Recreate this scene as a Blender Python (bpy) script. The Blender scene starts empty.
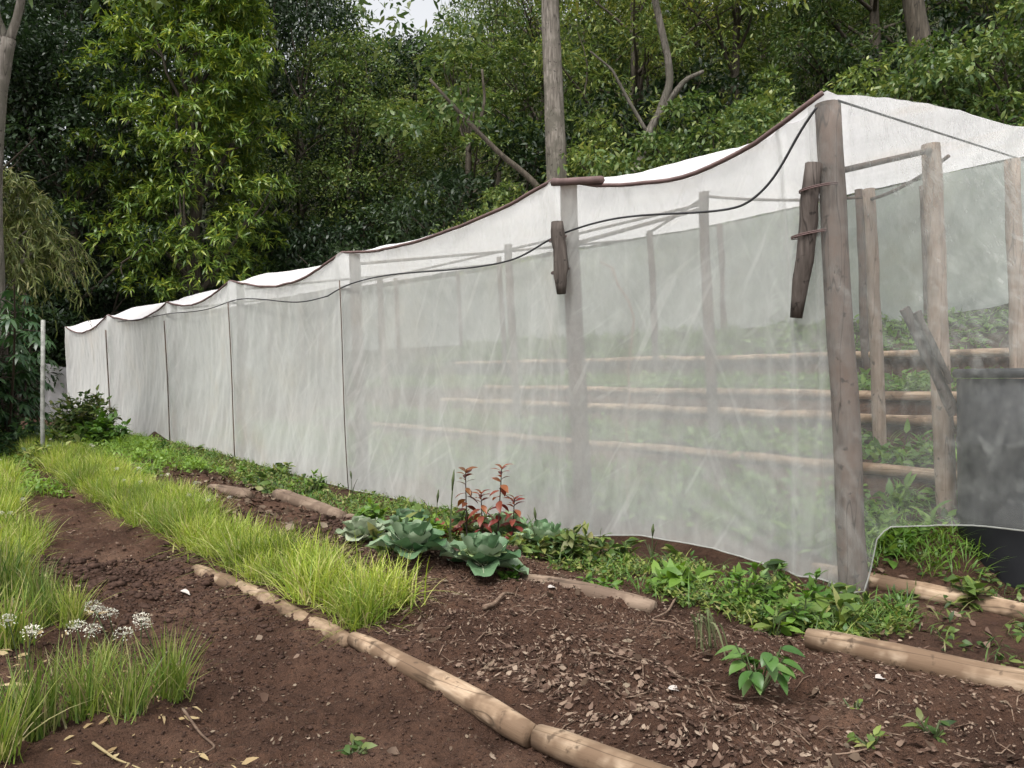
import bpy, math, random
import numpy as np
from mathutils import Vector, Matrix

rng = np.random.default_rng(11)
random.seed(5)
SC = bpy.context.scene
COL = SC.collection
R = math.radians
CAM_H, F, HOR = 1.4, 800.0, 380.0

# ------------------------------------------------------------------ site frame
# a runs along the netted side of the house, b runs in across it
P1 = np.array([2.21, 5.2])
DA = np.array([-0.643, 0.766])
DB = np.array([0.766, 0.643])


def W(a, b, z=0.0, lean=0.0):
    a = np.asarray(a, float); b = np.asarray(b, float); z = np.asarray(z, float)
    x = P1[0] + DA[0] * a + DB[0] * b - lean * z
    y = P1[1] + DA[1] * a + DB[1] * b
    return np.stack(np.broadcast_arrays(x, y, z), -1)


def AB(x, y):
    dx = np.asarray(x, float) - P1[0]; dy = np.asarray(y, float) - P1[1]
    return dx * DA[0] + dy * DA[1], dx * DB[0] + dy * DB[1]


def hash2(ix, iy, s):
    n = (ix.astype(np.int64) * 374761393 + iy.astype(np.int64) * 668265263 + s * 974634541) & 0x7fffffff
    n = ((n ^ (n >> 13)) * 1274126177) & 0x7fffffff
    n = (n ^ (n >> 16)) & 0xffff
    return n / 65535.0


def vnoise(x, y, s=0):
    x = np.asarray(x, float); y = np.asarray(y, float)
    ix = np.floor(x); iy = np.floor(y)
    fx = x - ix; fy = y - iy
    fx = fx * fx * (3 - 2 * fx); fy = fy * fy * (3 - 2 * fy)
    h = lambda i, j: hash2(ix + i, iy + j, s)
    return ((h(0, 0) * (1 - fx) + h(1, 0) * fx) * (1 - fy) + (h(0, 1) * (1 - fx) + h(1, 1) * fx) * fy) * 2 - 1


def fbm(x, y, s=0, o=3):
    t = 0; amp = 1.0
    for k in range(o):
        t = t + amp * vnoise(np.asarray(x) * 2 ** k, np.asarray(y) * 2 ** k, s + k * 17); amp *= 0.5
    return t


def sstep(e0, e1, x):
    t = np.clip((np.asarray(x, float) - e0) / (e1 - e0), 0, 1)
    return t * t * (3 - 2 * t)


TERR_B = [-60, -4.6, -3.9, -3.75, -3.0, -2.9, -2.0, -1.15, -1.0, -0.1, 0.25, 0.4, 1.9, 2.05, 2.95, 3.05, 3.55, 3.65, 5.45, 5.55, 7.5, 9, 30, 90]
TERR_Z = [0.02, 0.02, 0.0, -0.03, -0.03, 0.02, 0.05, 0.02, 0.0, 0.0, 0.0, 0.07, 0.42, 0.6, 0.8, 1.0, 1.05, 1.22, 1.4, 1.68, 2.35, 2.8, 10.5, 44]


def terrain(x, y, rough=True):
    a, b = AB(x, y)
    z = np.interp(b, TERR_B, TERR_Z)
    cut = sstep(-0.4, 0.05, a - np.clip(0.25 * (b - 2), -0.6, 1.5))
    z = np.where(b > 0.25, z * cut, z)
    z = z + 0.22 * sstep(6, 13, a) * sstep(4, -2, b) + 0.3 * np.clip(a - 33, 0, 80)
    if rough:
        near = sstep(30, 12, np.hypot(x, y))
        soil = sstep(-0.95, -1.15, b)
        n = 0.030 * fbm(np.asarray(x) * 1.7, np.asarray(y) * 1.7, 3) + 0.030 * fbm(np.asarray(x) * 6, np.asarray(y) * 6, 9)
        n = n + 0.015 * vnoise(np.asarray(x) * 19, np.asarray(y) * 19, 21) + 0.009 * vnoise(np.asarray(x) * 41, np.asarray(y) * 41, 27)
        # dug holes and hummocks of the bed
        for (hx, hy, hr, hd) in HOLES:
            n = n + hd * np.exp(-((np.asarray(x) - hx) ** 2 + (np.asarray(y) - hy) ** 2) / hr ** 2)
        z = z + n * near * (0.35 + 0.65 * soil)
    return z


HOLES = []


def gpx(px, py, z=0.0):
    """point of the ground seen at a pixel of the photograph"""
    u = (px - 512) / F
    for _ in range(4):
        d = (CAM_H - z) * F / (py - HOR)
        z = float(terrain(u * d, d, False))
    return u * d, d, z


for px, py, r_, dep in [(800, 690, .10, -.09), (700, 672, .13, -.05), (620, 700, .25, .05), (500, 560, .30, .12), (440, 570, .42, .13),
                        (520, 590, .2, .05), (880, 720, .22, .04), (470, 690, .2, .03), (265, 690, .22, -.07), (215, 700, .18, .03),
                        (130, 560, .3, -.06), (760, 650, .2, .04), (560, 640, .25, -.03), (700, 740, .18, .04), (330, 720, .2, -.04)]:
    gx, gy, _ = gpx(px, py)
    HOLES.append((gx, gy, r_, dep))


# ------------------------------------------------------------------ mesh builder
class MB:
    def __init__(s):
        s.v = []; s.f = {3: [], 4: []}; s.n = 0; s.big = []; s.mi = {3: [], 4: []}; s.mat = 0

    def add(s, v, quads=None, tris=None):
        v = np.asarray(v, float).reshape(-1, 3)
        if quads is not None and len(quads):
            q = np.asarray(quads, np.int64); s.f[4].append(q + s.n)
        if tris is not None and len(tris):
            q = np.asarray(tris, np.int64); s.f[3].append(q + s.n)
        s.v.append(v); s.n += len(v)

    def grid(s, P):
        """P is (m, n, 3)"""
        m, n = P.shape[:2]
        i = np.arange(m * n).reshape(m, n)
        q = np.stack([i[:-1, :-1], i[1:, :-1], i[1:, 1:], i[:-1, 1:]], -1).reshape(-1, 4)
        s.add(P.reshape(-1, 3), q)

    def mesh(s, name, mat, smooth=False, origin=(0, 0, 0)):
        me = bpy.data.meshes.new(name)
        v = np.concatenate(s.v) - np.asarray(origin, float)
        q = np.concatenate(s.f[4]) if s.f[4] else np.zeros((0, 4), np.int64)
        t = np.concatenate(s.f[3]) if s.f[3] else np.zeros((0, 3), np.int64)
        me.vertices.add(len(v)); me.vertices.foreach_set('co', v.astype(np.float32).ravel())
        li = np.concatenate([q.ravel(), t.ravel()]).astype(np.int32)
        me.loops.add(len(li)); me.loops.foreach_set('vertex_index', li)
        me.polygons.add(len(q) + len(t))
        ls = np.concatenate([np.arange(len(q)) * 4, len(q) * 4 + np.arange(len(t)) * 3]).astype(np.int32)
        me.polygons.foreach_set('loop_start', ls)
        if smooth:
            me.polygons.foreach_set('use_smooth', np.ones(len(q) + len(t), bool))
        me.materials.append(mat)
        me.update(calc_edges=True)
        return me


ORI = {}


def link(name, me, parent=None, loc=(0, 0, 0), rotz=0.0, scale=1.0):
    o = bpy.data.objects.new(name, me); COL.objects.link(o)
    o.location = loc; o.rotation_euler = (0, 0, rotz)
    o.scale = (scale,) * 3 if not hasattr(scale, '__len__') else scale
    if parent is not None: o.parent = parent
    return o


def obj(name, mb, mat, parent=None, origin=None, smooth=False):
    """mesh given in world coordinates; origin is where its own origin goes"""
    if origin is None:
        origin = ORI[parent.name] if parent is not None else np.zeros(3)
    origin = np.asarray(origin, float)
    base = ORI[parent.name] if parent is not None else np.zeros(3)
    o = link(name, mb.mesh(name, mat, smooth, origin), parent, tuple(origin - base))
    ORI[o.name] = origin
    return o


def tag(o, label=None, cat=None, group=None, kind=None):
    if label: o['label'] = label
    if cat: o['category'] = cat
    if group: o['group'] = group
    if kind: o['kind'] = kind
    return o


def thing(name, label, cat, loc=(0, 0, 0), rotz=0, group=None, scale=1.0):
    o = link(name, None, None, loc, rotz, scale)
    o.empty_display_size = 0.2
    ORI[o.name] = np.asarray(loc, float)
    return tag(o, label, cat, group)


def copy_tree(o, parent=None):
    c = o.copy(); COL.objects.link(c)
    if parent is not None: c.parent = parent
    for ch in list(o.children): copy_tree(ch, c)
    return c


def nz(v):
    v = np.asarray(v, float)
    return v / np.maximum(np.linalg.norm(v, axis=-1, keepdims=True), 1e-9)


def tube(mb, pts, rad, n=8, cap=True, wob=0.0, seed=0):
    pts = np.asarray(pts, float); k = len(pts)
    rad = np.broadcast_to(np.asarray(rad, float), (k,)) if np.ndim(rad) == 0 else np.asarray(rad, float)
    tan = nz(np.gradient(pts, axis=0))
    ref = np.array([0, 0, 1.0]) if abs(tan[0][2]) < 0.9 else np.array([1.0, 0, 0])
    fr = []
    u = nz(np.cross(tan[0], ref))
    for i in range(k):
        u = nz(u - tan[i] * np.dot(u, tan[i]))
        fr.append((u, np.cross(tan[i], u)))
    ang = np.linspace(0, 2 * math.pi, n, endpoint=False)
    rs = np.random.default_rng(seed + 1)
    P = np.zeros((k, n + 1, 3))
    lob = rs.uniform(-1, 1, n)
    for i in range(k):
        u, w = fr[i]
        rr = rad[i] * (1 + wob * (0.6 * lob + 0.7 * rs.uniform(-1, 1, n)))
        ring = pts[i] + (np.cos(ang)[:, None] * u + np.sin(ang)[:, None] * w) * rr[:, None]
        P[i, :n] = ring; P[i, n] = ring[0]
    i = np.arange(k * n).reshape(k, n)
    j = np.roll(i, -1, 1)
    q = np.stack([i[:-1], j[:-1], j[1:], i[1:]], -1).reshape(-1, 4)
    V = P[:, :n].reshape(-1, 3)
    tr = []
    if cap:
        V = np.concatenate([V, pts[:1], pts[-1:]])
        c0, c1 = k * n, k * n + 1
        for s in range(n):
            t = (s + 1) % n
            tr.append((c0, t, s)); tr.append((c1, (k - 1) * n + s, (k - 1) * n + t))
    mb.add(V, q, tr)


def leaves(mb, base, axis, up, L, Wd, droop=0.15, fold=0.25):
    base = np.asarray(base, float); N = len(base)
    axis = nz(axis); side = nz(np.cross(axis, up)); nr = np.cross(side, axis)
    L = np.broadcast_to(L, (N,))[:, None]; Wd = np.broadcast_to(Wd, (N,))[:, None]
    p0 = base; p3 = base + axis * L - nr * L * droop
    m1 = base + axis * L * .33 + nr * L * droop * .1
    m2 = base + axis * L * .68 - nr * L * droop * .3
    tw = .35 * np.sin(np.arange(N) * 1.7)[:, None] * fold
    l1 = m1 + side * Wd * .5 + nr * Wd * tw; r1 = m1 - side * Wd * .5 - nr * Wd * tw
    l2 = m2 + side * Wd * .38; r2 = m2 - side * Wd * .38
    V = np.stack([p0, l1, l2, p3, r1, r2], 1).reshape(-1, 3)
    k = np.arange(N)[:, None] * 6
    mb.add(V, k + np.array([[1, 2, 5, 4]]), np.concatenate([k + np.array([[0, 1, 4]]), k + np.array([[2, 3, 5]])]))


def big_leaf(mb, base, axis, up, L, Wd, curl=0.3, fold=0.2, wave=0.0, seg=8, shape='ovate', seed=0, cup=0.0):
    """one broad leaf as a curved grid with a folded midrib and optional wavy margin"""
    rs = np.random.default_rng(seed + 100)
    axis = nz(axis); side = nz(np.cross(axis, up)); nr = np.cross(side, axis)
    t = np.linspace(0, 1, seg + 1)
    if shape == 'ovate': w = np.sin(np.pi * np.clip(t, 0, 1) ** 0.75) ** 0.8
    elif shape == 'lance': w = np.sin(np.pi * t ** 0.9)
    else: w = np.clip(np.sqrt(np.clip(1 - ((t - .58) / .5) ** 2, 0, 1)), .12, 1) * (0.25 + .75 * sstep(0, .35, t))
    w = np.maximum(w, 0.03)
    s = np.linspace(-1, 1, 9 if wave else 5)
    ph = rs.uniform(0, 6.28)
    P = np.zeros((seg + 1, len(s), 3))
    mids = []
    for i in range(seg + 1):
        cx = np.trapz(np.cos(curl * t[:i + 1] * 1.6), t[:i + 1]) if i else 0
        cz = -np.trapz(np.sin(curl * t[:i + 1] * 1.6), t[:i + 1]) if i else 0
        mid = base + axis * L * cx + nr * L * cz
        wv = wave * Wd * np.sin(s * 2.2 + t[i] * 13 + ph + np.sign(s) * 1.3) * np.abs(s) ** 1.5
        mids.append(mid + nr * .0015)
        P[i] = mid + side * (s * w[i] * Wd * .5)[:, None] + nr * ((np.abs(s) * fold + s * s * cup) * Wd * .5 * w[i] + wv)[:, None]
    mb.grid(P)
    return np.array(mids)


# ------------------------------------------------------------------ materials
def new_mat(name):
    m = bpy.data.materials.new(name); m.use_nodes = True
    nt = m.node_tree; nt.nodes.clear()
    out = nt.nodes.new('ShaderNodeOutputMaterial')
    return m, nt, out


def N(nt, typ, **kw):
    n = nt.nodes.new(typ)
    for k, v in kw.items():
        if k in n.inputs: n.inputs[k].default_value = v
        else: setattr(n, k, v)
    return n


def L_(nt, a, b): nt.links.new(a, b)


def ramp(nt, fac, stops):
    r = nt.nodes.new('ShaderNodeValToRGB')
    e = r.color_ramp.elements
    while len(e) < len(stops): e.new(0.5)
    for k, (p, c) in enumerate(stops):
        e[k].position = p; e[k].color = (*c, 1) if len(c) == 3 else c
    L_(nt, fac, r.inputs[0])
    return r


def leaf_mat(name, cols, trans=0.3, rough=0.45, spec=0.4, tcol=1.25):
    m, nt, out = new_mat(name)
    g = N(nt, 'ShaderNodeNewGeometry'); oi = N(nt, 'ShaderNodeObjectInfo')
    r = ramp(nt, g.outputs['Random Per Island'], [(i / (len(cols) - 1), c) for i, c in enumerate(cols)])
    hs = N(nt, 'ShaderNodeHueSaturation')
    mp = N(nt, 'ShaderNodeMapRange'); mp.inputs['To Min'].default_value = 0.68; mp.inputs['To Max'].default_value = 1.36
    mh = N(nt, 'ShaderNodeMapRange'); mh.inputs['To Min'].default_value = .512; mh.inputs['To Max'].default_value = .482
    L_(nt, oi.outputs['Random'], mh.inputs[0]); L_(nt, mh.outputs[0], hs.inputs['Hue'])
    L_(nt, oi.outputs['Random'], mp.inputs[0]); L_(nt, mp.outputs[0], hs.inputs['Value'])
    L_(nt, r.outputs[0], hs.inputs['Color'])
    p = N(nt, 'ShaderNodeBsdfPrincipled', Roughness=rough)
    p.inputs['Specular IOR Level'].default_value = spec
    L_(nt, hs.outputs[0], p.inputs['Base Color'])
    t = N(nt, 'ShaderNodeBsdfTranslucent')
    h2 = N(nt, 'ShaderNodeHueSaturation', Value=tcol, Hue=0.485, Saturation=1.1)
    L_(nt, hs.outputs[0], h2.inputs['Color']); L_(nt, h2.outputs[0], t.inputs[0])
    mx = N(nt, 'ShaderNodeMixShader', Fac=trans)
    L_(nt, p.outputs[0], mx.inputs[1]); L_(nt, t.outputs[0], mx.inputs[2]); L_(nt, mx.outputs[0], out.inputs[0])
    return m


def noise(nt, scale, vec=None, detail=4, rough=0.6, sc=None, rot=None):
    n = N(nt, 'ShaderNodeTexNoise', Scale=scale, Detail=detail, Roughness=rough)
    tc = N(nt, 'ShaderNodeTexCoord')
    src = tc.outputs['Object']
    if sc or rot:
        mp = N(nt, 'ShaderNodeMapping')
        if sc: mp.inputs['Scale'].default_value = sc
        if rot: mp.inputs['Rotation'].default_value = rot
        L_(nt, src, mp.inputs[0]); src = mp.outputs[0]
    L_(nt, src, n.inputs['Vector'])
    return n


def bump(nt, hts, p):
    prev = None
    for h, st, dist in hts:
        b = N(nt, 'ShaderNodeBump', Strength=st, Distance=dist)
        L_(nt, h, b.inputs['Height'])
        if prev: L_(nt, prev.outputs[0], b.inputs['Normal'])
        prev = b
    L_(nt, prev.outputs[0], p.inputs['Normal'])


def soil_mat():
    m, nt, out = new_mat('soil')
    n1 = noise(nt, 1.3, detail=5); n2 = noise(nt, 22, detail=6, rough=.75); n3 = noise(nt, 90, detail=3, rough=.7)
    r1 = ramp(nt, n1.outputs[0], [(0.3, (.042, .022, .015)), (.52, (.094, .052, .035)), (.72, (.155, .094, .065))])
    r2 = ramp(nt, n2.outputs[0], [(0.3, (.45, .43, .42)), (.52, (1, 1, 1)), (.64, (1.15, 1.1, 1.05)), (.75, (1.9, 1.75, 1.6))])
    mu = N(nt, 'ShaderNodeMix', data_type='RGBA', blend_type='MULTIPLY')
    mu.inputs['Factor'].default_value = 0.8
    L_(nt, r1.outputs[0], mu.inputs[6]); L_(nt, r2.outputs[0], mu.inputs[7])
    # forest floor beyond the garden: mossy leaf mould
    tc = N(nt, 'ShaderNodeTexCoord')
    dt = N(nt, 'ShaderNodeVectorMath', operation='DOT_PRODUCT'); L_(nt, tc.outputs['Object'], dt.inputs[0]); dt.inputs[1].default_value = (DB[0] + .25 * DA[0], DB[1] + .25 * DA[1], 0)
    fm = N(nt, 'ShaderNodeMapRange'); fm.inputs['From Min'].default_value = 11.5; fm.inputs['From Max'].default_value = 13.5; L_(nt, dt.outputs['Value'], fm.inputs[0])
    n5 = noise(nt, 3, detail=5); fl = ramp(nt, n5.outputs[0], [(.3, (.014, .014, .008)), (.55, (.03, .032, .014)), (.75, (.05, .06, .022))])
    m5 = N(nt, 'ShaderNodeMix', data_type='RGBA'); L_(nt, fm.outputs[0], m5.inputs['Factor']); L_(nt, mu.outputs[2], m5.inputs[6]); L_(nt, fl.outputs[0], m5.inputs[7])
    mu = m5
    p = N(nt, 'ShaderNodeBsdfPrincipled', Roughness=.95)
    p.inputs['Specular IOR Level'].default_value = .15
    L_(nt, mu.outputs[2], p.inputs['Base Color'])
    bump(nt, [(n2.outputs[0], .9, .05), (n3.outputs[0], .7, .02)], p)
    L_(nt, p.outputs[0], out.inputs[0])
    return m


def wood_mat(name, c_lo, c_mid, c_hi, patch=None, axis='X', scale=1.0, spotty=True):
    m, nt, out = new_mat(name)
    sc = (.12, 1, 1) if axis == 'X' else (1, 1, .12)
    g = noise(nt, 26 * scale, detail=5, sc=sc); b = noise(nt, 2.6 * scale, detail=4, rough=.6); k = noise(nt, 14 * scale, detail=3)
    r = ramp(nt, g.outputs[0], [(.25, c_lo), (.5, c_mid), (.72, c_hi)])
    src = r.outputs[0]
    oi = N(nt, 'ShaderNodeObjectInfo')
    hs = N(nt, 'ShaderNodeHueSaturation'); mp = N(nt, 'ShaderNodeMapRange')
    mp.inputs['To Min'].default_value = .82; mp.inputs['To Max'].default_value = 1.12
    L_(nt, oi.outputs['Random'], mp.inputs[0]); L_(nt, mp.outputs[0], hs.inputs['Value']); L_(nt, src, hs.inputs['Color']); src = hs.outputs[0]
    if patch:
        f = ramp(nt, b.outputs[0], [(.47, (0, 0, 0)), (.56, (1, 1, 1))])
        mx = N(nt, 'ShaderNodeMix', data_type='RGBA')
        L_(nt, f.outputs[0], mx.inputs['Factor']); L_(nt, src, mx.inputs[6]); mx.inputs[7].default_value = (*patch, 1)
        src = mx.outputs[2]
    if spotty:
        f = ramp(nt, k.outputs[0], [(.62, (0, 0, 0)), (.70, (.8, .8, .8))])
        mx = N(nt, 'ShaderNodeMix', data_type='RGBA')
        L_(nt, f.outputs[0], mx.inputs['Factor']); L_(nt, src, mx.inputs[6]); mx.inputs[7].default_value = (*[c * .45 for c in c_lo], 1)
        src = mx.outputs[2]
    cn = noise(nt, 7 * scale, detail=2, rough=.5, sc=(.10, 1, 1) if axis == 'X' else (1, 1, .10))
    c1 = N(nt, 'ShaderNodeMath', operation='SUBTRACT'); L_(nt, cn.outputs[0], c1.inputs[0]); c1.inputs[1].default_value = .5
    c2 = N(nt, 'ShaderNodeMath', operation='ABSOLUTE'); L_(nt, c1.outputs[0], c2.inputs[0])
    c3 = N(nt, 'ShaderNodeMapRange'); c3.inputs['From Max'].default_value = .012; c3.inputs['To Min'].default_value = .75; c3.inputs['To Max'].default_value = 0; L_(nt, c2.outputs[0], c3.inputs[0])
    cm = N(nt, 'ShaderNodeMix', data_type='RGBA'); L_(nt, c3.outputs[0], cm.inputs['Factor']); L_(nt, src, cm.inputs[6]); cm.inputs[7].default_value = (*[c * .35 for c in c_lo], 1)
    src = cm.outputs[2]
    p = N(nt, 'ShaderNodeBsdfPrincipled', Roughness=.8)
    p.inputs['Specular IOR Level'].default_value = .25
    L_(nt, src, p.inputs['Base Color'])
    bump(nt, [(g.outputs[0], .5, .01), (b.outputs[0], .4, .02)], p)
    L_(nt, p.outputs[0], out.inputs[0])
    return m


def flat_mat(name, col, rough=.6, var=.25, scale=8, spec=.3, bmp=.2):
    m, nt, out = new_mat(name)
    n = noise(nt, scale, detail=5)
    r = ramp(nt, n.outputs[0], [(.3, tuple(c * (1 - var) for c in col)), (.7, tuple(c * (1 + var) for c in col))])
    p = N(nt, 'ShaderNodeBsdfPrincipled', Roughness=rough)
    p.inputs['Specular IOR Level'].default_value = spec
    L_(nt, r.outputs[0], p.inputs['Base Color'])
    bump(nt, [(n.outputs[0], bmp, .01)], p)
    L_(nt, p.outputs[0], out.inputs[0])
    return m


def net_mat(name, tau, wrinkle_rot=(0, 0, 0), col=(.655, .675, .645), plane=-130, fold=1.0):
    """fine white insect mesh: a weave seen at a slant closes up, so light let through falls as tau^(1/cos)"""
    m, nt, out = new_mat(name)
    g = N(nt, 'ShaderNodeNewGeometry')
    d = N(nt, 'ShaderNodeVectorMath', operation='DOT_PRODUCT')
    L_(nt, g.outputs['Normal'], d.inputs[0]); L_(nt, g.outputs['Incoming'], d.inputs[1])
    ab = N(nt, 'ShaderNodeMath', operation='ABSOLUTE'); L_(nt, d.outputs['Value'], ab.inputs[0])
    mxm = N(nt, 'ShaderNodeMath', operation='MAXIMUM'); L_(nt, ab.outputs[0], mxm.inputs[0]); mxm.inputs[1].default_value = .12
    inv = N(nt, 'ShaderNodeMath', operation='DIVIDE'); inv.inputs[0].default_value = 1; L_(nt, mxm.outputs[0], inv.inputs[1])
    # weave thickness varies: slack creases double the cloth, dust gathers
    w1 = noise(nt, 12, detail=6, rough=.7, sc=(1, 1, .7), rot=(R(25), R(20), 0))
    w2 = noise(nt, 1.1, detail=4)
    tr = N(nt, 'ShaderNodeMapRange'); tr.inputs['From Min'].default_value = .3; tr.inputs['From Max'].default_value = .75
    tr.inputs['To Min'].default_value = tau * 1.04; tr.inputs['To Max'].default_value = tau * .90
    L_(nt, w1.outputs[0], tr.inputs[0])
    t2 = N(nt, 'ShaderNodeMapRange'); t2.inputs['From Min'].default_value = .3; t2.inputs['From Max'].default_value = .7
    t2.inputs['To Min'].default_value = 1.03; t2.inputs['To Max'].default_value = .95
    L_(nt, w2.outputs[0], t2.inputs[0])
    mm = N(nt, 'ShaderNodeMath', operation='MULTIPLY'); L_(nt, tr.outputs[0], mm.inputs[0]); L_(nt, t2.outputs[0], mm.inputs[1])
    pw = N(nt, 'ShaderNodeMath', operation='POWER', use_clamp=True); L_(nt, mm.outputs[0], pw.inputs[0]); L_(nt, inv.outputs[0], pw.inputs[1])
    prev = pw
    tcn = N(nt, 'ShaderNodeTexCoord')
    m1 = N(nt, 'ShaderNodeMapping'); m1.inputs['Rotation'].default_value = (0, 0, R(plane)); L_(nt, tcn.outputs['Object'], m1.inputs[0])
    for q_, (ang_, scl_, sc_, lo_, depth) in enumerate(((32, 9, (1, 1, .07), .60, .78), (-24, 7, (1, 1, .06), .62, .84), (62, 11, (1, 1, .08), .63, .84), (4, 5, (1, 1, .05), .62, .86))):
        m2_ = N(nt, 'ShaderNodeMapping'); m2_.inputs['Rotation'].default_value = (0, R(ang_), 0); m2_.inputs['Location'].default_value = (q_ * 3.1, 0, q_ * 1.7); L_(nt, m1.outputs[0], m2_.inputs[0])
        m3_ = N(nt, 'ShaderNodeMapping'); m3_.inputs['Scale'].default_value = sc_; L_(nt, m2_.outputs[0], m3_.inputs[0])
        c_ = N(nt, 'ShaderNodeTexNoise', Scale=scl_, Detail=2, Roughness=.5); L_(nt, m3_.outputs[0], c_.inputs['Vector'])
        s3 = N(nt, 'ShaderNodeMapRange'); s3.inputs['From Min'].default_value = lo_; s3.inputs['From Max'].default_value = lo_ + .1
        s3.inputs['To Min'].default_value = 1; s3.inputs['To Max'].default_value = 1 - (1 - depth) * fold; L_(nt, c_.outputs[0], s3.inputs[0])
        s4 = N(nt, 'ShaderNodeMath', operation='MULTIPLY'); L_(nt, prev.outputs[0], s4.inputs[0]); L_(nt, s3.outputs[0], s4.inputs[1]); prev = s4
    pw = prev
    n3 = noise(nt, .9, detail=5, rough=.6)
    cr = ramp(nt, n3.outputs[0], [(.25, tuple(c * .90 for c in col)), (.5, col), (.62, (col[0], col[1] * .985, col[2] * .965)), (.74, (col[0] * .96, col[1] * .90, col[2] * .84))])
    df = N(nt, 'ShaderNodeBsdfDiffuse'); tl = N(nt, 'ShaderNodeBsdfTranslucent')
    L_(nt, cr.outputs[0], df.inputs[0]); L_(nt, cr.outputs[0], tl.inputs[0])
    w4 = noise(nt, 12, detail=5, rough=.7, sc=(1, 1, .35), rot=(R(30), R(25), 0))
    bp = N(nt, 'ShaderNodeBump', Strength=.22, Distance=.04); L_(nt, w4.outputs[0], bp.inputs['Height']); L_(nt, bp.outputs[0], df.inputs['Normal'])
    mx = N(nt, 'ShaderNodeMixShader', Fac=.42); L_(nt, df.outputs[0], mx.inputs[1]); L_(nt, tl.outputs[0], mx.inputs[2])
    tp = N(nt, 'ShaderNodeBsdfTransparent')
    m2 = N(nt, 'ShaderNodeMixShader'); L_(nt, pw.outputs[0], m2.inputs[0]); L_(nt, mx.outputs[0], m2.inputs[1]); L_(nt, tp.outputs[0], m2.inputs[2])
    L_(nt, m2.outputs[0], out.inputs[0])
    return m


M = {}
M['soil'] = soil_mat()
M['log'] = wood_mat('peeled_log', (.14, .092, .058), (.29, .205, .135), (.43, .33, .235), patch=(.15, .098, .062))
M['old_log'] = wood_mat('weathered_log', (.11, .075, .052), (.20, .145, .105), (.28, .21, .155), patch=(.13, .09, .065))
M['post'] = wood_mat('post_wood', (.060, .046, .039), (.095, .076, .066), (.13, .108, .095), axis='Z', patch=(.115, .083, .066))
M['corner_post'] = wood_mat('corner_post_wood', (.07, .054, .045), (.115, .09, .076), (.165, .135, .117), axis='Z', patch=(.135, .098, .079))
M['brown_post'] = wood_mat('brown_post_wood', (.032, .021, .015), (.055, .037, .027), (.085, .058, .044), axis='Z', patch=(.08, .05, .035))
M['pale_post'] = wood_mat('pale_post_wood', (.13, .095, .07), (.205, .155, .118), (.28, .215, .17), axis='Z')
M['dark_post'] = wood_mat('dark_bark', (.036, .029, .024), (.075, .061, .053), (.125, .105, .092), axis='Z', spotty=True)
M['bark'] = wood_mat('grey_bark', (.06, .05, .04), (.16, .14, .118), (.29, .26, .225), axis='Z', scale=.7, patch=(.11, .10, .08))
M['forest_bark'] = wood_mat('forest_bark', (.035, .03, .022), (.075, .062, .047), (.13, .11, .085), axis='Z', scale=.6)
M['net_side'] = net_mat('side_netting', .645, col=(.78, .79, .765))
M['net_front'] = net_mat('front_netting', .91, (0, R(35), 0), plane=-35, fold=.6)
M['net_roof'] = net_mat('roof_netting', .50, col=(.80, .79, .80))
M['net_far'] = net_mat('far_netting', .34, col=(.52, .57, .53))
M['hem'] = net_mat('hem_netting', .5, col=(.5, .51, .48))
M['cord'] = flat_mat('brown_cord', (.13, .085, .08), .8)
M['wire'] = flat_mat('dark_wire', (.035, .035, .038), .5)
M['white_paint'] = flat_mat('flaking_white', (.27, .27, .25), .8, .4, 14)
M['drum'] = flat_mat('black_plastic', (.020, .021, .024), .6, .2, 3, .22, .1)
M['chive'] = leaf_mat('chive_blade', [(.10, .18, .023), (.18, .275, .034), (.25, .335, .05), (.33, .39, .09), (.42, .36, .20)], .35, .5, .3)
M['chive_dark'] = leaf_mat('fresh_chive_blade', [(.075, .145, .025), (.13, .215, .036), (.19, .265, .052), (.27, .325, .08), (.40, .34, .19)], .35, .45, .35)
M['straw'] = leaf_mat('dry_blade', [(.30, .22, .11), (.42, .33, .19), (.24, .16, .08)], .1, .8, .1, 1)
M['flower'] = leaf_mat('white_petal', [(.64, .64, .54), (.74, .73, .64), (.55, .52, .38)], .2, .7, .1, 1)
M['mango'] = leaf_mat('mango_leaf', [(.042, .092, .02), (.075, .145, .026), (.12, .20, .034), (.24, .295, .045)], .28, .38, .5)
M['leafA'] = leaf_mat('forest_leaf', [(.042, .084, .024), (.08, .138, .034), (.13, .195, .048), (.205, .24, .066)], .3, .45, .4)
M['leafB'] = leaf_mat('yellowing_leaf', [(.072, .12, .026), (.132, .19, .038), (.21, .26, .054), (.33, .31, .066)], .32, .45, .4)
M['leaf_shade'] = leaf_mat('shade_darkened_leaf', [(.012, .026, .010), (.020, .042, .014), (.036, .065, .02)], .25, .45, .4)  # leaf colours darkened to stand in for deep forest shade
M['willow'] = leaf_mat('narrow_leaf', [(.09, .12, .03), (.17, .21, .05), (.26, .29, .08), (.40, .36, .18)], .3, .45, .4)
M['cassava'] = leaf_mat('lobed_leaf', [(.026, .065, .026), (.042, .095, .032), (.07, .13, .045)], .25, .4, .5)
M['weed'] = leaf_mat('weed_leaf', [(.03, .06, .016), (.055, .10, .022), (.09, .15, .03), (.15, .20, .045), (.21, .20, .08)], .3, .5, .35)
M['bright'] = leaf_mat('bright_leaf', [(.06, .14, .02), (.10, .20, .03), (.15, .25, .045)], .35, .45, .4)
M['pepper'] = leaf_mat('pepper_leaf', [(.04, .105, .022), (.065, .15, .03), (.12, .21, .055)], .3, .4, .45)
M['red'] = leaf_mat('red_leaf', [(.13, .026, .022), (.19, .045, .032), (.26, .10, .04), (.11, .055, .03)], .35, .4, .45)
M['stem'] = flat_mat('green_stem', (.06, .08, .03), .6)
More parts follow.
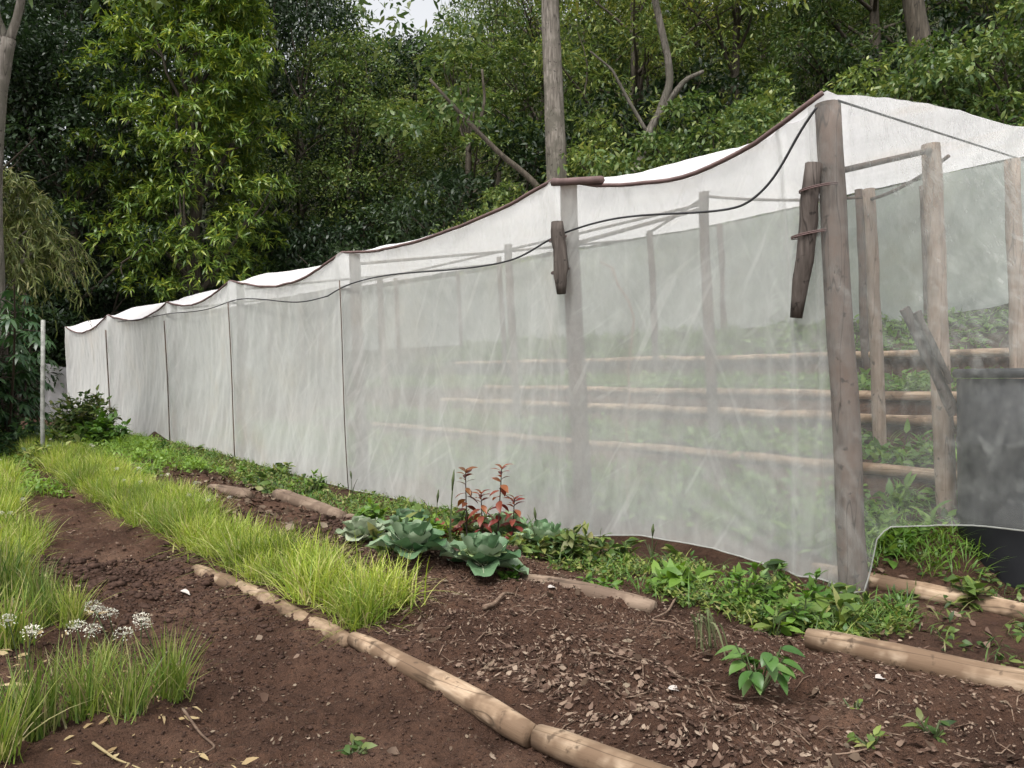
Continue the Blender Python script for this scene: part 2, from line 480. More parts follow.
M['stem_dark'] = flat_mat('dark_stem', (.045, .03, .025), .6)
M['cabbage'] = leaf_mat('cabbage_leaf', [(.085, .17, .075), (.135, .235, .115), (.20, .30, .165), (.33, .41, .27)], .15, .5, .4, 1.1)
M['cabbage_heart'] = leaf_mat('cabbage_heart', [(.20, .30, .10), (.30, .38, .18)], .2, .5, .35, 1.1)
M['lettuce'] = leaf_mat('pale_rosette_leaf', [(.30, .36, .24), (.42, .47, .33), (.22, .30, .17)], .2, .55, .3)
M['litter'] = leaf_mat('dead_leaf', [(.04, .022, .016), (.07, .042, .03), (.10, .063, .045), (.15, .10, .075), (.21, .15, .11), (.29, .225, .17)], .08, .85, .15, 1)
M['clod'] = flat_mat('soil_clod', (.055, .033, .025), .95, .45, 30, .1, .6)
M['twig'] = wood_mat('dry_twig', (.07, .045, .032), (.15, .10, .07), (.25, .19, .14), spotty=False)
M['hill'] = flat_mat('hill_scrub', (.04, .05, .028), .95, .5, .35, .1, .6)
M['pebble'] = flat_mat('pale_stone', (.42, .38, .35), .8, .2, 20)
M['tarp'] = flat_mat('dark_sheet', (.03, .03, .032), .6)

# ------------------------------------------------------------------ ground sheet
fine_x = np.arange(-7.5, 5.0, .027); fine_y = np.concatenate([np.arange(1.9, 5.0, .022), np.arange(5.0, 9.0, .035)])
xs = np.concatenate([-9.0 - np.cumsum(np.geomspace(.3, 12, 34))[::-1], np.arange(-9, -7.5, .12), fine_x, 5 + np.cumsum(np.geomspace(.07, 12, 44))])
ys = np.concatenate([1.9 - np.cumsum(np.geomspace(.08, 8, 16))[::-1], fine_y, 9 + np.cumsum(np.geomspace(.06, 9, 70))])
X, Y = np.meshgrid(xs, ys, indexing='ij')
Z = terrain(X, Y)
mb = MB(); mb.grid(np.stack([X, Y, Z], -1))
g = obj('ground', mb, M['soil'], smooth=True); tag(g, kind='structure')


def gz(x, y): return terrain(np.asarray(x, float), np.asarray(y, float))


# ------------------------------------------------------------------ the net house
POST_A = [0, 2.47, 6.38, 10.1, 13.4, 17.8, 22.4]
POST_T = [3.22, 3.15, 3.0, 3.0, 2.89, 2.93, 2.88]
SAG = [.27, .17, .25, .19, .24, .27]
LEAN = .045
WID = 7.5
RISE_B = [-.2, 0, .7, 1.355, 3.15, WID]
RISE_Z = [0, 0, .14, .25, .44, 1.25]


def eave(a):
    a = np.asarray(a, float)
    z = np.interp(a, POST_A, POST_T)
    for i in range(6):
        t = np.clip((a - POST_A[i]) / (POST_A[i + 1] - POST_A[i]), 0, 1)
        z = z - 4 * SAG[i] * t * (1 - t) * (1 + .25 * (t - .5) * (1 if i % 2 else -1))
    return z + .012 * vnoise(a * 1.9, 0 * a, 91) + .006 * vnoise(a * 6, 0 * a, 92)


def apx(px, b=0.0):
    u = (px - 512) / F
    return ((P1[0] + DB[0] * b) - (P1[1] + DB[1] * b) * u) / (.643 + .766 * u)


def on_side(px, py, b=-.15):
    """side-wall point seen at a photograph pixel"""
    a = apx(px, b)
    for _ in range(3):
        p = W(a, b); z = CAM_H + (HOR - py) * p[1] / F
        a = apx(px + LEAN * z * F / p[1], b)
    return a, float(z)


house = thing('net_house', 'long tall white insect net house on wooden posts stepping away beside the garden beds', 'net house',
              tuple(W(0, 0, 0)))


def post(name, a, b, top, r0, r1, mat, base=None, seed=0, dx=0.0):
    p = W(a, b)
    z0 = float(terrain(p[0], p[1], False)) if base is None else base
    zz = np.linspace(z0 - .15, top, 12)
    rs = np.random.default_rng(seed)
    off = np.cumsum(rs.normal(0, .006, (12, 2)), 0)
    pts = np.stack([p[0] - LEAN * (zz - z0) + off[:, 0] + dx * (zz - z0), p[1] + off[:, 1], zz], -1)
    m_ = MB(); tube(m_, pts, np.linspace(r0, r1, 12) * (1 + rs.normal(0, .02, 12)), 14, True, .05, seed)
    return obj(name, m_, mat, house, origin=(p[0], p[1], z0), smooth=True)


for i, (a, t) in enumerate(zip(POST_A, POST_T)):
    post('post', a, .02, t - .02, [.092, .085, .08, .07, .07, .07, .07][i], [.078, .075, .07, .06, .06, .06, .06][i],
         M['corner_post'] if i == 0 else M['brown_post'] if i in (1, 2) else M['post'] if i < 3 else M['dark_post'], seed=i, base=None)
post('post', .02, 1.58, 3.24, .075, .07, M['pale_post'], seed=21)
post('post', .0, 3.15, 3.38, .07, .065, M['pale_post'], seed=22)
post('post', -.1, 4.9, 3.6, .07, .065, M['pale_post'], seed=23)
for a, t in [(1.03, 3.22), (2.95, 3.6), (6.4, 3.4), (10.1, 3.3), (13.4, 3.25), (17.8, 3.25)]:
    post('post', a, 2.6, t, .065, .055, M['pale_post'] if a < 2 else M['post'], seed=int(a * 10))
for a in [2.6, 6.2, 10.2, 14.3, 18.4, 22]:
    post('post', a, 5.5, 3.95, .06, .05, M['post'], seed=int(a * 13))
for a in [2.6, 6.2, 10.2, 14.3, 18.4, 22]:
    post('post', a, WID - .1, 4.3, .06, .05, M['post'], seed=int(a * 17))


def smooth_path(pts, m=5):
    pts = np.asarray(pts, float); k = len(pts); t = np.arange(k); tt = np.linspace(0, k - 1, k * m)
    q = np.stack([np.interp(tt, t, pts[:, i]) for i in range(3)], -1)
    for _ in range(m * 2): q[1:-1] = (q[:-2] + 2 * q[1:-1] + q[2:]) / 4
    return q


def member(name, pts, r, mat, parent=None, n=8, wob=.03, seed=0):
    m_ = MB(); tube(m_, pts, r, n, True, wob, seed)
    return obj(name, m_, mat, parent or house, smooth=True)


def span(p, q, k=10, sag=0.0):
    p = np.asarray(p, float); q = np.asarray(q, float)
    t = np.linspace(0, 1, k)[:, None]
    r = p + (q - p) * t
    r[:, 2] -= sag * 4 * (t * (1 - t))[:, 0]
    return r


# short bark-covered stubs lashed beside the first two posts
def stub(px0, py0, px1, py1, r, seed, b=-.06):
    (a0, z0), (a1, z1) = on_side(px0, py0, b), on_side(px1, py1, b)
    m_ = MB(); p = span(W(a0, b, z0, LEAN), W(a1, b, z1, LEAN), 9)
    p[3:6] += np.array([.012, 0, 0])
    tube(m_, p, np.array([.045, .052, .055, .052, .055, .056, .052, .045, .036]) * r / .05, 12, True, .10, seed)
    return obj('splice', m_, M['dark_post'], house, smooth=True)


def tie(px, py, r_=.075, b=-.10):
    a_, z_ = on_side(px, py, b); c_ = W(a_, b, z_, LEAN); t_ = np.linspace(0, 2 * math.pi * 2.2, 40)
    m_ = MB(); tube(m_, c_ + np.stack([np.cos(t_) * r_ * 1.6, np.sin(t_) * r_ * 1.2, .010 * t_ / 6.28 + .02 * np.cos(t_)], -1), .0045, 5)
    obj('tie', m_, M['cord'], house, smooth=True)


tie(818, 190); tie(810, 236); tie(562, 240, .07, -.1); tie(564, 272, .07, -.1)
stub(813, 163, 796, 318, .052, 3, -.14)
stub(557, 222, 561, 294, .055, 4, -.24)
# eave pole under the net, lower wire, battens
aa = np.linspace(-.02, 22.4, 180)
member('eave_cord', W(aa, -.13, eave(aa) + .005, LEAN), .017, M['cord'], n=6)
a0, z0 = on_side(553, 184, -.15); a1, z1 = on_side(602, 180, -.15)
member('batten', span(W(a0, -.15, z0 + .01, LEAN), W(a1, -.15, z1, LEAN), 4), .034, M['cord'], n=6)
wire_px = [(816, 108), (806, 122), (795, 140), (782, 165), (768, 186), (750, 202), (735, 209), (700, 213), (660, 214), (620, 217), (590, 224), (566, 232), (548, 240),
           (530, 252), (512, 261), (480, 267), (440, 271), (400, 273), (370, 278), (345, 285), (328, 296)]
wp = []
for px, py in wire_px:
    a_, z_ = on_side(px, py, -.16); wp.append(W(a_, -.16, z_, LEAN))
member('wire', smooth_path(wp), .009, M['wire'], n=5, wob=0)
wp = []
for px, py in [(328, 296), (300, 304), (270, 300), (238, 297), (215, 308), (195, 312), (168, 313), (150, 318), (118, 322)]:
    a_, z_ = on_side(px, py, -.16); wp.append(W(a_, -.16, z_, LEAN))
member('wire', smooth_path(wp), .009, M['wire'], n=5, wob=0)
# front eave cable and roof poles
bb = np.linspace(0, 5, 12)
member('wire', W(-.05, bb, np.interp(bb, [0, 3.15, 5], [3.20, 3.40, 3.5]), LEAN), .008, M['wire'], n=5, wob=0)
member('rafter', span(W(.05, .05, 2.76, LEAN), W(.02, 1.55, 3.18, LEAN), 8), .022, M['post'], n=7)
member('rafter', span(W(1.03, 2.6, 3.12, LEAN), W(.02, 1.9, 3.2, LEAN), 8, .05), .016, M['post'], n=7)
member('rafter', span(W(1.03, 2.6, 3.15, LEAN), W(2.95, 2.6, 3.5, LEAN), 8, .04), .016, M['post'], n=7)
member('rafter', span(W(2.5, .1, 2.62, LEAN), W(2.95, 2.6, 3.35, LEAN), 8), .02, M['post'], n=7)
member('rafter', span(W(2.95, 2.6, 3.45, LEAN), W(6.2, 5.5, 3.85, LEAN), 8), .02, M['post'], n=7)
for a in (6.38, 10.1, 13.4, 17.8):
    member('rafter', span(W(a, .1, eave(a) - .12, LEAN), W(a, 2.6, eave(a) + .3, LEAN), 8), .02, M['post'], n=7)
    member('rafter', span(W(a, 2.6, eave(a) + .3, LEAN), W(a + .1, 5.5, 3.8, LEAN), 8), .02, M['post'], n=7)
member('rafter', span(W(2.95, 2.6, 3.4, LEAN), W(17.8, 2.6, 3.2, LEAN), 20, .06), .018, M['post'], n=7)

# ---- side netting
na, ntt = 620, 84
A = np.concatenate([np.linspace(-.02, 3.2, 190), np.linspace(3.2, 22.5, na - 189)[1:]])
T = np.linspace(0, 1, ntt)
Ag, Tg = np.meshgrid(A, T, indexing='ij')
hx = W(A, -.12)
hemz = terrain(hx[:, 0], hx[:, 1], False) + .015
hemz = hemz + np.interp(A, [0, .15, .5, 1.0, 1.7, 2.1, 2.47, 4, 13.2, 13.9, 14.6, 15.2, 22], [.0, .05, .10, .14, .13, .07, .0, .01, .0, .05, .18, .02, 0.0])
top = eave(A)
Zg = hemz[:, None] + (top - hemz)[:, None] * Tg
Bg = -.12 + 0 * Ag
for i, pa in enumerate(POST_A):
    Bg = Bg - .035 * np.exp(-((Ag - pa) / .16) ** 2)
for i in range(6):                                   # cloth bellies in between the posts
    t = np.clip((Ag - POST_A[i]) / (POST_A[i + 1] - POST_A[i]), 0, 1)
    Bg = Bg + .10 * 4 * t * (1 - t) * np.sin(np.pi * np.clip(Tg * .9 + .05, 0, 1))
Bg = Bg + .012 * fbm(Ag * 2.0 + Tg * 3.0, Tg * 2.0, 5) + .005 * fbm(Ag * 9 + Tg * 5, Tg * 5, 8)
Bg = Bg + .006 * np.abs(vnoise(Ag * 7.5 - Tg * 9, Tg * 5 + Ag, 31))
# gathers beside the first post, tension creases fanning from its foot
k = np.exp(-(np.clip(Ag, 0, 9) / .35) ** 2)
Bg = Bg + k * .014 * np.sin(Ag * 46 + 1.2 * np.sin(Tg * 4)) * sstep(0, .25, Tg + .1)
ang = np.arctan2(Zg - .02, Ag + .12); rad = np.hypot(Zg, Ag)
Bg = Bg + .0045 * np.sin(ang * 34 + 2 * vnoise(rad * 1.3, ang * 4, 2)) * np.exp(-((rad - .9) / .75) ** 2) * sstep(2.6, .8, Ag)
Ag2 = Ag + .10 * np.exp(-((Ag - .0) / .5) ** 2) * np.sin(np.pi * Tg) * 0
# at the corner the cloth is drawn in behind the post
kk = 1 - sstep(.02, .34, Ag)
Bg = Bg * (1 - kk) + (.03 + .008 * np.sin(Ag * 60 + Tg * 5)) * kk + .030 * np.sin(Ag * 34 + 1.5 * np.sin(Tg * 3) + .8) * np.exp(-((Ag - .26) / .18) ** 2) * sstep(0, .12, Ag)
mb = MB(); mb.grid(W(Ag2, Bg, Zg, LEAN))
side = obj('side_netting', mb, M['net_side'], house, smooth=True)
mb = MB(); tube(mb, W(Ag2[::3, 0], Bg[::3, 0] - .004, hemz[::3] + .004, LEAN), .005, 5, True, .2, 2)
obj('hem', mb, M['hem'], side, smooth=True)

for k_, pa in enumerate(POST_A[2:6]):  # thin strips added to draw the dark crease shading along the far posts
    zt_ = float(np.interp(pa, A, top)) - .35
    z_ = np.linspace(float(np.interp(pa, A, hemz)) + .02, zt_, 14)
    member('crease_shade', W(pa + .02 * np.sin(z_ * 2 + k_), -.19, z_, LEAN),   .007 + .003 * k_, M['post'], n=5, seed=k_)

# ---- front netting, drawn out over the water tank
nu, nv = 230, 120
U = np.linspace(0, 1, nu); V = np.linspace(0, 1, nv)
us = [0, .05, .09, .22, .5, .75, 1]
pth = lambda v: np.interp(U, us, v)
tb = pth([-.07, -.13, .0, 1.4, 3.15, 4.2, 5.2]); ta = pth([.12, -.04, -.11, -.07, -.06, -.06, -.06])
tz = 3.22 + np.interp(tb, RISE_B, RISE_Z)
mid_b = pth([-.07, -.13, .02, .42, .92, 1.35, 2.3]); mid_a = pth([.12, -.04, -.12, -.34, -.78, -1.28, -1.5])
hem_b = pth([-.07, -.13, .02, .35, .80, 1.3, 2.3]); hem_a = pth([.12, -.04, -.12, -.42, -.88, -1.38, -1.6])
Pt = np.stack([tb, ta, tz], -1); Pm = np.stack([mid_b, mid_a, 1.55 + 0 * U], -1)
Ph = np.stack([hem_b, hem_a, np.interp(U, [0, .085, .10, .125, .3, .5, 1], [.03, .05, .36, .46, .48, .44, .4])], -1)
Pg = np.zeros((nu, nv, 3))
for j, v in enumerate(V):                            # v=0 top
    if v < .6:
        s = v / .6; e = s ** 1.15
        Pg[:, j] = Pt * (1 - e) + Pm * e; Pg[:, j, 2] = Pt[:, 2] * (1 - s) + Pm[:, 2] * s
    else:
        s = (v - .6) / .4
        Pg[:, j] = Pm * (1 - s) + Ph * s
Ug, Vg = np.meshgrid(U, V, indexing='ij')
wr = .022 * fbm(Ug * 5 + Vg * 6, Vg * 3 - Ug * 2, 14) + .016 * np.sin(Ug * 26 + Vg * 16 + 2.5 * vnoise(Ug * 6, Vg * 5, 4)) * sstep(.1, .5, Vg) + .012 * fbm(Ug * 18 + Vg * 14, Vg * 7, 24)
wr = wr * sstep(.09, .22, Ug) + .005 * np.sin(Ug * 240 + Vg * 3) * (1 - sstep(.07, .2, Ug))
Pw = W(Pg[..., 1] - wr, Pg[..., 0] - wr * .7, Pg[..., 2], LEAN)
mb = MB(); mb.grid(Pw)
front = obj('front_netting', mb, M['net_front'], house, smooth=True)
mb = MB(); tube(mb, Pw[::3, -1], .005, 5, True, .2, 3)
obj('hem', mb, M['hem'], front, smooth=True)

# ---- roof netting
ra = np.linspace(-.05, 22.5, 260); rb = np.concatenate([np.linspace(-.13, 1.5, 26), np.linspace(1.5, WID, 26)[1:]])
Ar, Br = np.meshgrid(ra, rb, indexing='ij')
full = np.interp(Ar, POST_A, POST_T)
Zr = full + np.interp(Br, RISE_B, RISE_Z) - (full - eave(Ar)) * np.exp(-(np.clip(Br + .13, 0, 9) / .45)) + .012 * fbm(Ar * 2, Br * 2, 3)
Zr = Zr + .02 * sstep(0, .3, Br) + .10 * sstep(7, 13, Ar) * sstep(.0, .5, Br) + .012 * fbm(Ar * 3 + Br, Br * 2, 63)
mb = MB(); mb.grid(W(Ar, Br, Zr, LEAN))
# front gable strip closes at a = -0.06 with the same profile
obj('roof_netting', mb, M['net_roof'], house, smooth=True)

# ---- far walls of netting
def wall(path, zlo, zhi, mat, name, seed, nz_=26):
    path = np.asarray(path, float)
    t = np.linspace(0, 1, nz_)
    n = len(path)
    zl = np.asarray(zlo)[:, None]; zh = np.asarray(zhi)[:, None]
    z = zl + (zh - zl) * t
    d = nz(np.gradient(path, axis=0)); nrm = np.stack([d[:, 1], -d[:, 0]], -1)
    w = .04 * fbm(np.arange(n)[:, None] * .22, t[None] * 3 + seed, seed)
    P = np.zeros((n, nz_, 3))
    P[..., 0] = path[:, None, 0] + nrm[:, None, 0] * w - LEAN * z; P[..., 1] = path[:, None, 1] + nrm[:, None, 1] * w; P[..., 2] = z
    m_ = MB(); m_.grid(P)
    return obj(name, m_, mat, house, smooth=True)


fa = np.linspace(2.5, 22.4, 120)
pp = W(fa, WID)
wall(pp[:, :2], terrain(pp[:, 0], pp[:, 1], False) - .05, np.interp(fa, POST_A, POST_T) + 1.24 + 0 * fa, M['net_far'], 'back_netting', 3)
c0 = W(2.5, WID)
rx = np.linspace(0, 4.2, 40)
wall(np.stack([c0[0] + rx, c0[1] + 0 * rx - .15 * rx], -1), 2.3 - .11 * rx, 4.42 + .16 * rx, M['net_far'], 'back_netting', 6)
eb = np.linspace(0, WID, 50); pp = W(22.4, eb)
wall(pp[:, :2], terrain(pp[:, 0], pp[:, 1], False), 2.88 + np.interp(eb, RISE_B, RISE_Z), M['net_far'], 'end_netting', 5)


# ------------------------------------------------------------------ logs
def log(name, label, p, q, r0, r1, mat, group=None, seed=0, bend=.02, cat='log', sink=0.0, n=16):
    p = np.asarray(p, float); q = np.asarray(q, float)
    d = q - p; Ln = np.linalg.norm(d)
    k = max(8, int(Ln / .12)); t = np.linspace(0, 1, k)
    rs = np.random.default_rng(seed)
    pts = np.stack([t * Ln, bend * np.sin(t * 3.1 + rs.uniform(0, 1)) + .012 * vnoise(t * Ln * 2.1, 0 * t, seed), .012 * vnoise(t * Ln * 1.7, 0 * t, seed + 5)], -1)
    rad = (r0 + (r1 - r0) * t) * (1 + .05 * vnoise(t * Ln * 4, 0 * t, seed + 2))
    # knots
    for kk in range(int(Ln / .6)):
        c = rs.uniform(.05, .95); rad = rad * (1 + .09 * np.exp(-((t - c) * Ln / .05) ** 2))
    m_ = MB(); rad[0] *= .86; rad[-1] *= .84; pts[:, 2] -= .012
    tube(m_, pts, rad, n, True, .04, seed)
    o = link(name, m_.mesh(name, mat, True))
    o.matrix_world = Matrix.Translation(Vector(p)) @ Vector(d).to_track_quat('X', 'Z').to_matrix().to_4x4()
    return tag(o, label, cat, group)


def gp(px, py, dz=0.0):
    x, y, z = gpx(px, py)
    return np.array([x, y, float(gz(x, y)) * .5 + z * .5 + dz])


log('edging_log', 'pale peeled log edging the bed, cut end meeting the corner piece', gp(352, 648, .04), gp(533, 742, .05), .045, .057, M['log'], seed=2, bend=.02)
log('edging_log', 'short log running out of the bottom of the picture from the broken joint', gp(536, 744, .05), gp(720, 815, .05), .058, .060, M['log'], seed=7, bend=.01)
log('edging_log', 'weathered log half hidden under the drooping chive row', gp(196, 572, .03), gp(352, 647, .035), .05, .046, M['log'], seed=12, bend=.03)
log('edging_log', 'thick long log lying across the corner in front of the leaning post', gp(806, 648, .05), gp(1120, 722, .06), .060, .078, M['log'], seed=15, bend=.03)
log('edging_log', 'half buried pale log at the edge of the weeds beyond the cabbages', gp(522, 580, .01), gp(655, 606, .01), .066, .06, M['old_log'], seed=17)
log('edging_log', 'log running from the foot of the corner post past the tank', W(.45, .32, .05), W(-2.1, .26, .03), .062, .062, M['log'], seed=18)
log('edging_log', 'short log with a dark cut end farthest along the weedy bed edge', gp(209, 489, .03), gp(248, 498, .04), .075, .075, M['old_log'], seed=19)
log('edging_log', 'knobbly tan log beside the weeds beneath the netting', gp(276, 498, .04), gp(342, 517, .03), .085, .075, M['old_log'], seed=20, bend=.03)
log('log_stub', 'small broken log end half buried beyond the pale rosette plant', gp(346, 520, .02), gp(366, 524, .02), .06, .05, M['old_log'], seed=23)
for i, (b, z, a0, a1, lab) in enumerate([(2.0, .62, -.1, 9.6, 'lowest terrace log seen through the netting'), (3.0, 1.02, .15, 9.0, 'second terrace log up, seen through the netting'),
                                       (3.6, 1.24, .2, 8.5, 'third terrace log up, just below the top tier inside the netting'), (5.5, 1.74, .6, 12, 'highest terrace log seen through the netting')]):
    log('terrace_log', lab, W(a1, b, z + .02 + (.02 if i else 0)), W(a0, b, z), .047, .052, M['log'], group='logs edging the terraces inside the net house', seed=30 + i, bend=.05)

# ------------------------------------------------------------------ water tank and inside timber
tc = W(-.55, 1.51)
tz0 = float(terrain(tc[0], tc[1], False)) - .03
tk = thing('water_tank', 'tall black plastic tank behind the lifted netting', 'tank', (tc[0], tc[1], tz0))


def lathe(m_, prof, cx, cy, n=48):
    prof = np.asarray(prof, float); an = np.linspace(0, 2 * math.pi, n + 1)
    P = np.zeros((len(prof), n + 1, 3))
    P[..., 0] = cx + prof[:, :1] * np.cos(an); P[..., 1] = cy + prof[:, :1] * np.sin(an); P[..., 2] = prof[:, 1:2]
    m_.grid(P)


mb = MB()
lathe(mb, [(.0, tz0), (.445, tz0), (.45, tz0 + .03), (.45, tz0 + .40), (.458, tz0 + .42), (.458, tz0 + .45), (.45, tz0 + .47), (.455, tz0 + .95), (.463, tz0 + .97), (.463, tz0 + 1.0), (.455, tz0 + 1.02), (.46, tz0 + 1.44), (.0, tz0 + 1.44)], tc[0], tc[1])
obj('drum', mb, M['drum'], tk, smooth=False)
mb = MB(); lathe(mb, [(.455, tz0 + 1.445), (.485, tz0 + 1.455), (.49, tz0 + 1.485), (.475, tz0 + 1.51), (.40, tz0 + 1.50), (.0, tz0 + 1.50)], tc[0], tc[1])
obj('rim', mb, M['drum'], tk)
# a plank leaning from the tank
def plank(name, label, p, q, w, t, mat, seed=0):
    p = np.asarray(p, float); q = np.asarray(q, float); d = nz(q - p); s = nz(np.cross(d, [0.3, -1, .1])); n_ = np.cross(d, s)
    m_ = MB(); k = 8; P = np.zeros((k, 5, 3)); rs = np.random.default_rng(seed)
    for i in range(k):
        c = p + (q - p) * i / (k - 1); j = rs.normal(0, .005, 4)
        for m2, (x_, y_) in enumerate([(1, 1), (1, -1), (-1, -1), (-1, 1), (1, 1)]):
            P[i, m2] = c + s * (x_ * w / 2 + j[m2 % 4]) + n_ * (y_ * t / 2)
    m_.grid(P)
    m_.add(np.concatenate([P[0, :4], P[-1, :4]]), [[3, 2, 1, 0], [4, 5, 6, 7]])
    return tag(obj(name, m_, mat), label, 'plank')


plank('leaning_plank', 'grey weathered plank leaning behind the tank and the front netting', W(.10, .98, 1.93), W(-.12, 1.32, 1.15), .085, .03, M['dark_post'], 4)
plank('leaning_plank', 'second shorter grey plank crossing just in front of the leaning one', W(.02, 1.0, 1.90), W(-.12, 1.24, 1.38), .045, .025, M['dark_post'], 6)
mb = MB()
vp = [on_side(x_, y_, .05) for x_, y_ in [(600, 262), (612, 268), (618, 285), (628, 300), (634, 318), (632, 340), (628, 370), (630, 400), (626, 425), (628, 450), (627, 480), (628, 520)]]
tube(mb, [W(a_, .05, z_, LEAN) for a_, z_ in vp], .008, 5, True, .3, 1)
tag(obj('dried_vine', mb, flat_mat('rusty_vine', (.20, .09, .055), .8), smooth=True), 'thin rusty dried vine hanging inside the netting beside the second post', 'vine')

# ------------------------------------------------------------------ trees
def dome_dirs(n, rs, lo=-.2):
    z = rs.uniform(lo, 1, n); t = rs.uniform(0, 2 * math.pi, n); r = np.sqrt(np.clip(1 - z * z, 0, 1))
    return np.stack([r * np.cos(t), r * np.sin(t), z], -1)


def rosettes(mb, c, dirs, nl, L, Wd, rs, droop=.35, down=.35):
    """whorl of leaves at each twig end c"""
    n = len(c)
    ang = rs.uniform(0, 2 * math.pi, (n, 1)) + np.linspace(0, 2 * math.pi, nl, endpoint=False)[None] + rs.normal(0, .25, (n, nl))
    d = nz(dirs)
    ref = np.where(np.abs(d[:, 2:3]) < .9, np.array([[0, 0, 1.0]]), np.array([[1.0, 0, 0]]))
    u = nz(np.cross(d, ref)); v = np.cross(d, u)
    spread = rs.uniform(.55, 1.25, (n, nl))
    ax = d[:, None] * np.cos(spread)[..., None] + (u[:, None] * np.cos(ang)[..., None] + v[:, None] * np.sin(ang)[..., None]) * np.sin(spread)[..., None]
    ax[..., 2] -= down * rs.uniform(.3, 1.3, (n, nl))
    ax = nz(ax)
    base = np.repeat(c[:, None], nl, 1).reshape(-1, 3) + ax.reshape(-1, 3) * .02
    up = nz(np.array([[0, 0, 1.0]]) + .45 * rs.normal(0, 1, (n * nl, 3)))
    ll = L * rs.uniform(.65, 1.2, n * nl)
    leaves(mb, base, ax.reshape(-1, 3), up, ll, ll * Wd / L * rs.uniform(.8, 1.2, n * nl), droop)


def scatter_leaves(mb, c, rad, n, L, Wd, rs, flat=.6, droop=.2, down=.25):
    """n leaves about each clump centre, denser at the skin and open between"""
    m_ = len(c)
    d = dome_dirs(m_ * n, rs, -.55)
    rr = rs.uniform(.45, 1.08, m_ * n) ** .7
    pos = np.repeat(c, n, 0) + d * (np.repeat(np.broadcast_to(rad, (m_,)), n) * rr)[:, None] * np.array([1, 1, flat])
    ax = nz(d * .5 + rs.normal(0, .7, (m_ * n, 3))); ax[:, 2] -= down; ax = nz(ax)
    up = nz(np.array([[0, 0, 1.0]]) + .55 * rs.normal(0, 1, (m_ * n, 3)))
    ll = L * rs.uniform(.6, 1.25, m_ * n)
    leaves(mb, pos, ax, up, ll, ll * Wd / L, droop)


def limb(mb, p, q, r0, r1, rs, k=7, bow=.12):
    p = np.asarray(p, float); q = np.asarray(q, float); L = np.linalg.norm(q - p)
    t = np.linspace(0, 1, k)[:, None]
    off = rs.normal(0, 1, 3) * bow * L
    off[2] = abs(off[2]) * .3 - .04 * L
    pts = p + (q - p) * t + off * (t * (1 - t)) * 1.6 + rs.normal(0, .012 * L, (k, 3)) * (t * (1 - t)) * 3
    tube(mb, pts, r0 + (r1 - r0) * t[:, 0] ** .8, 7, False, .05, int(rs.integers(1e6)))
    return pts


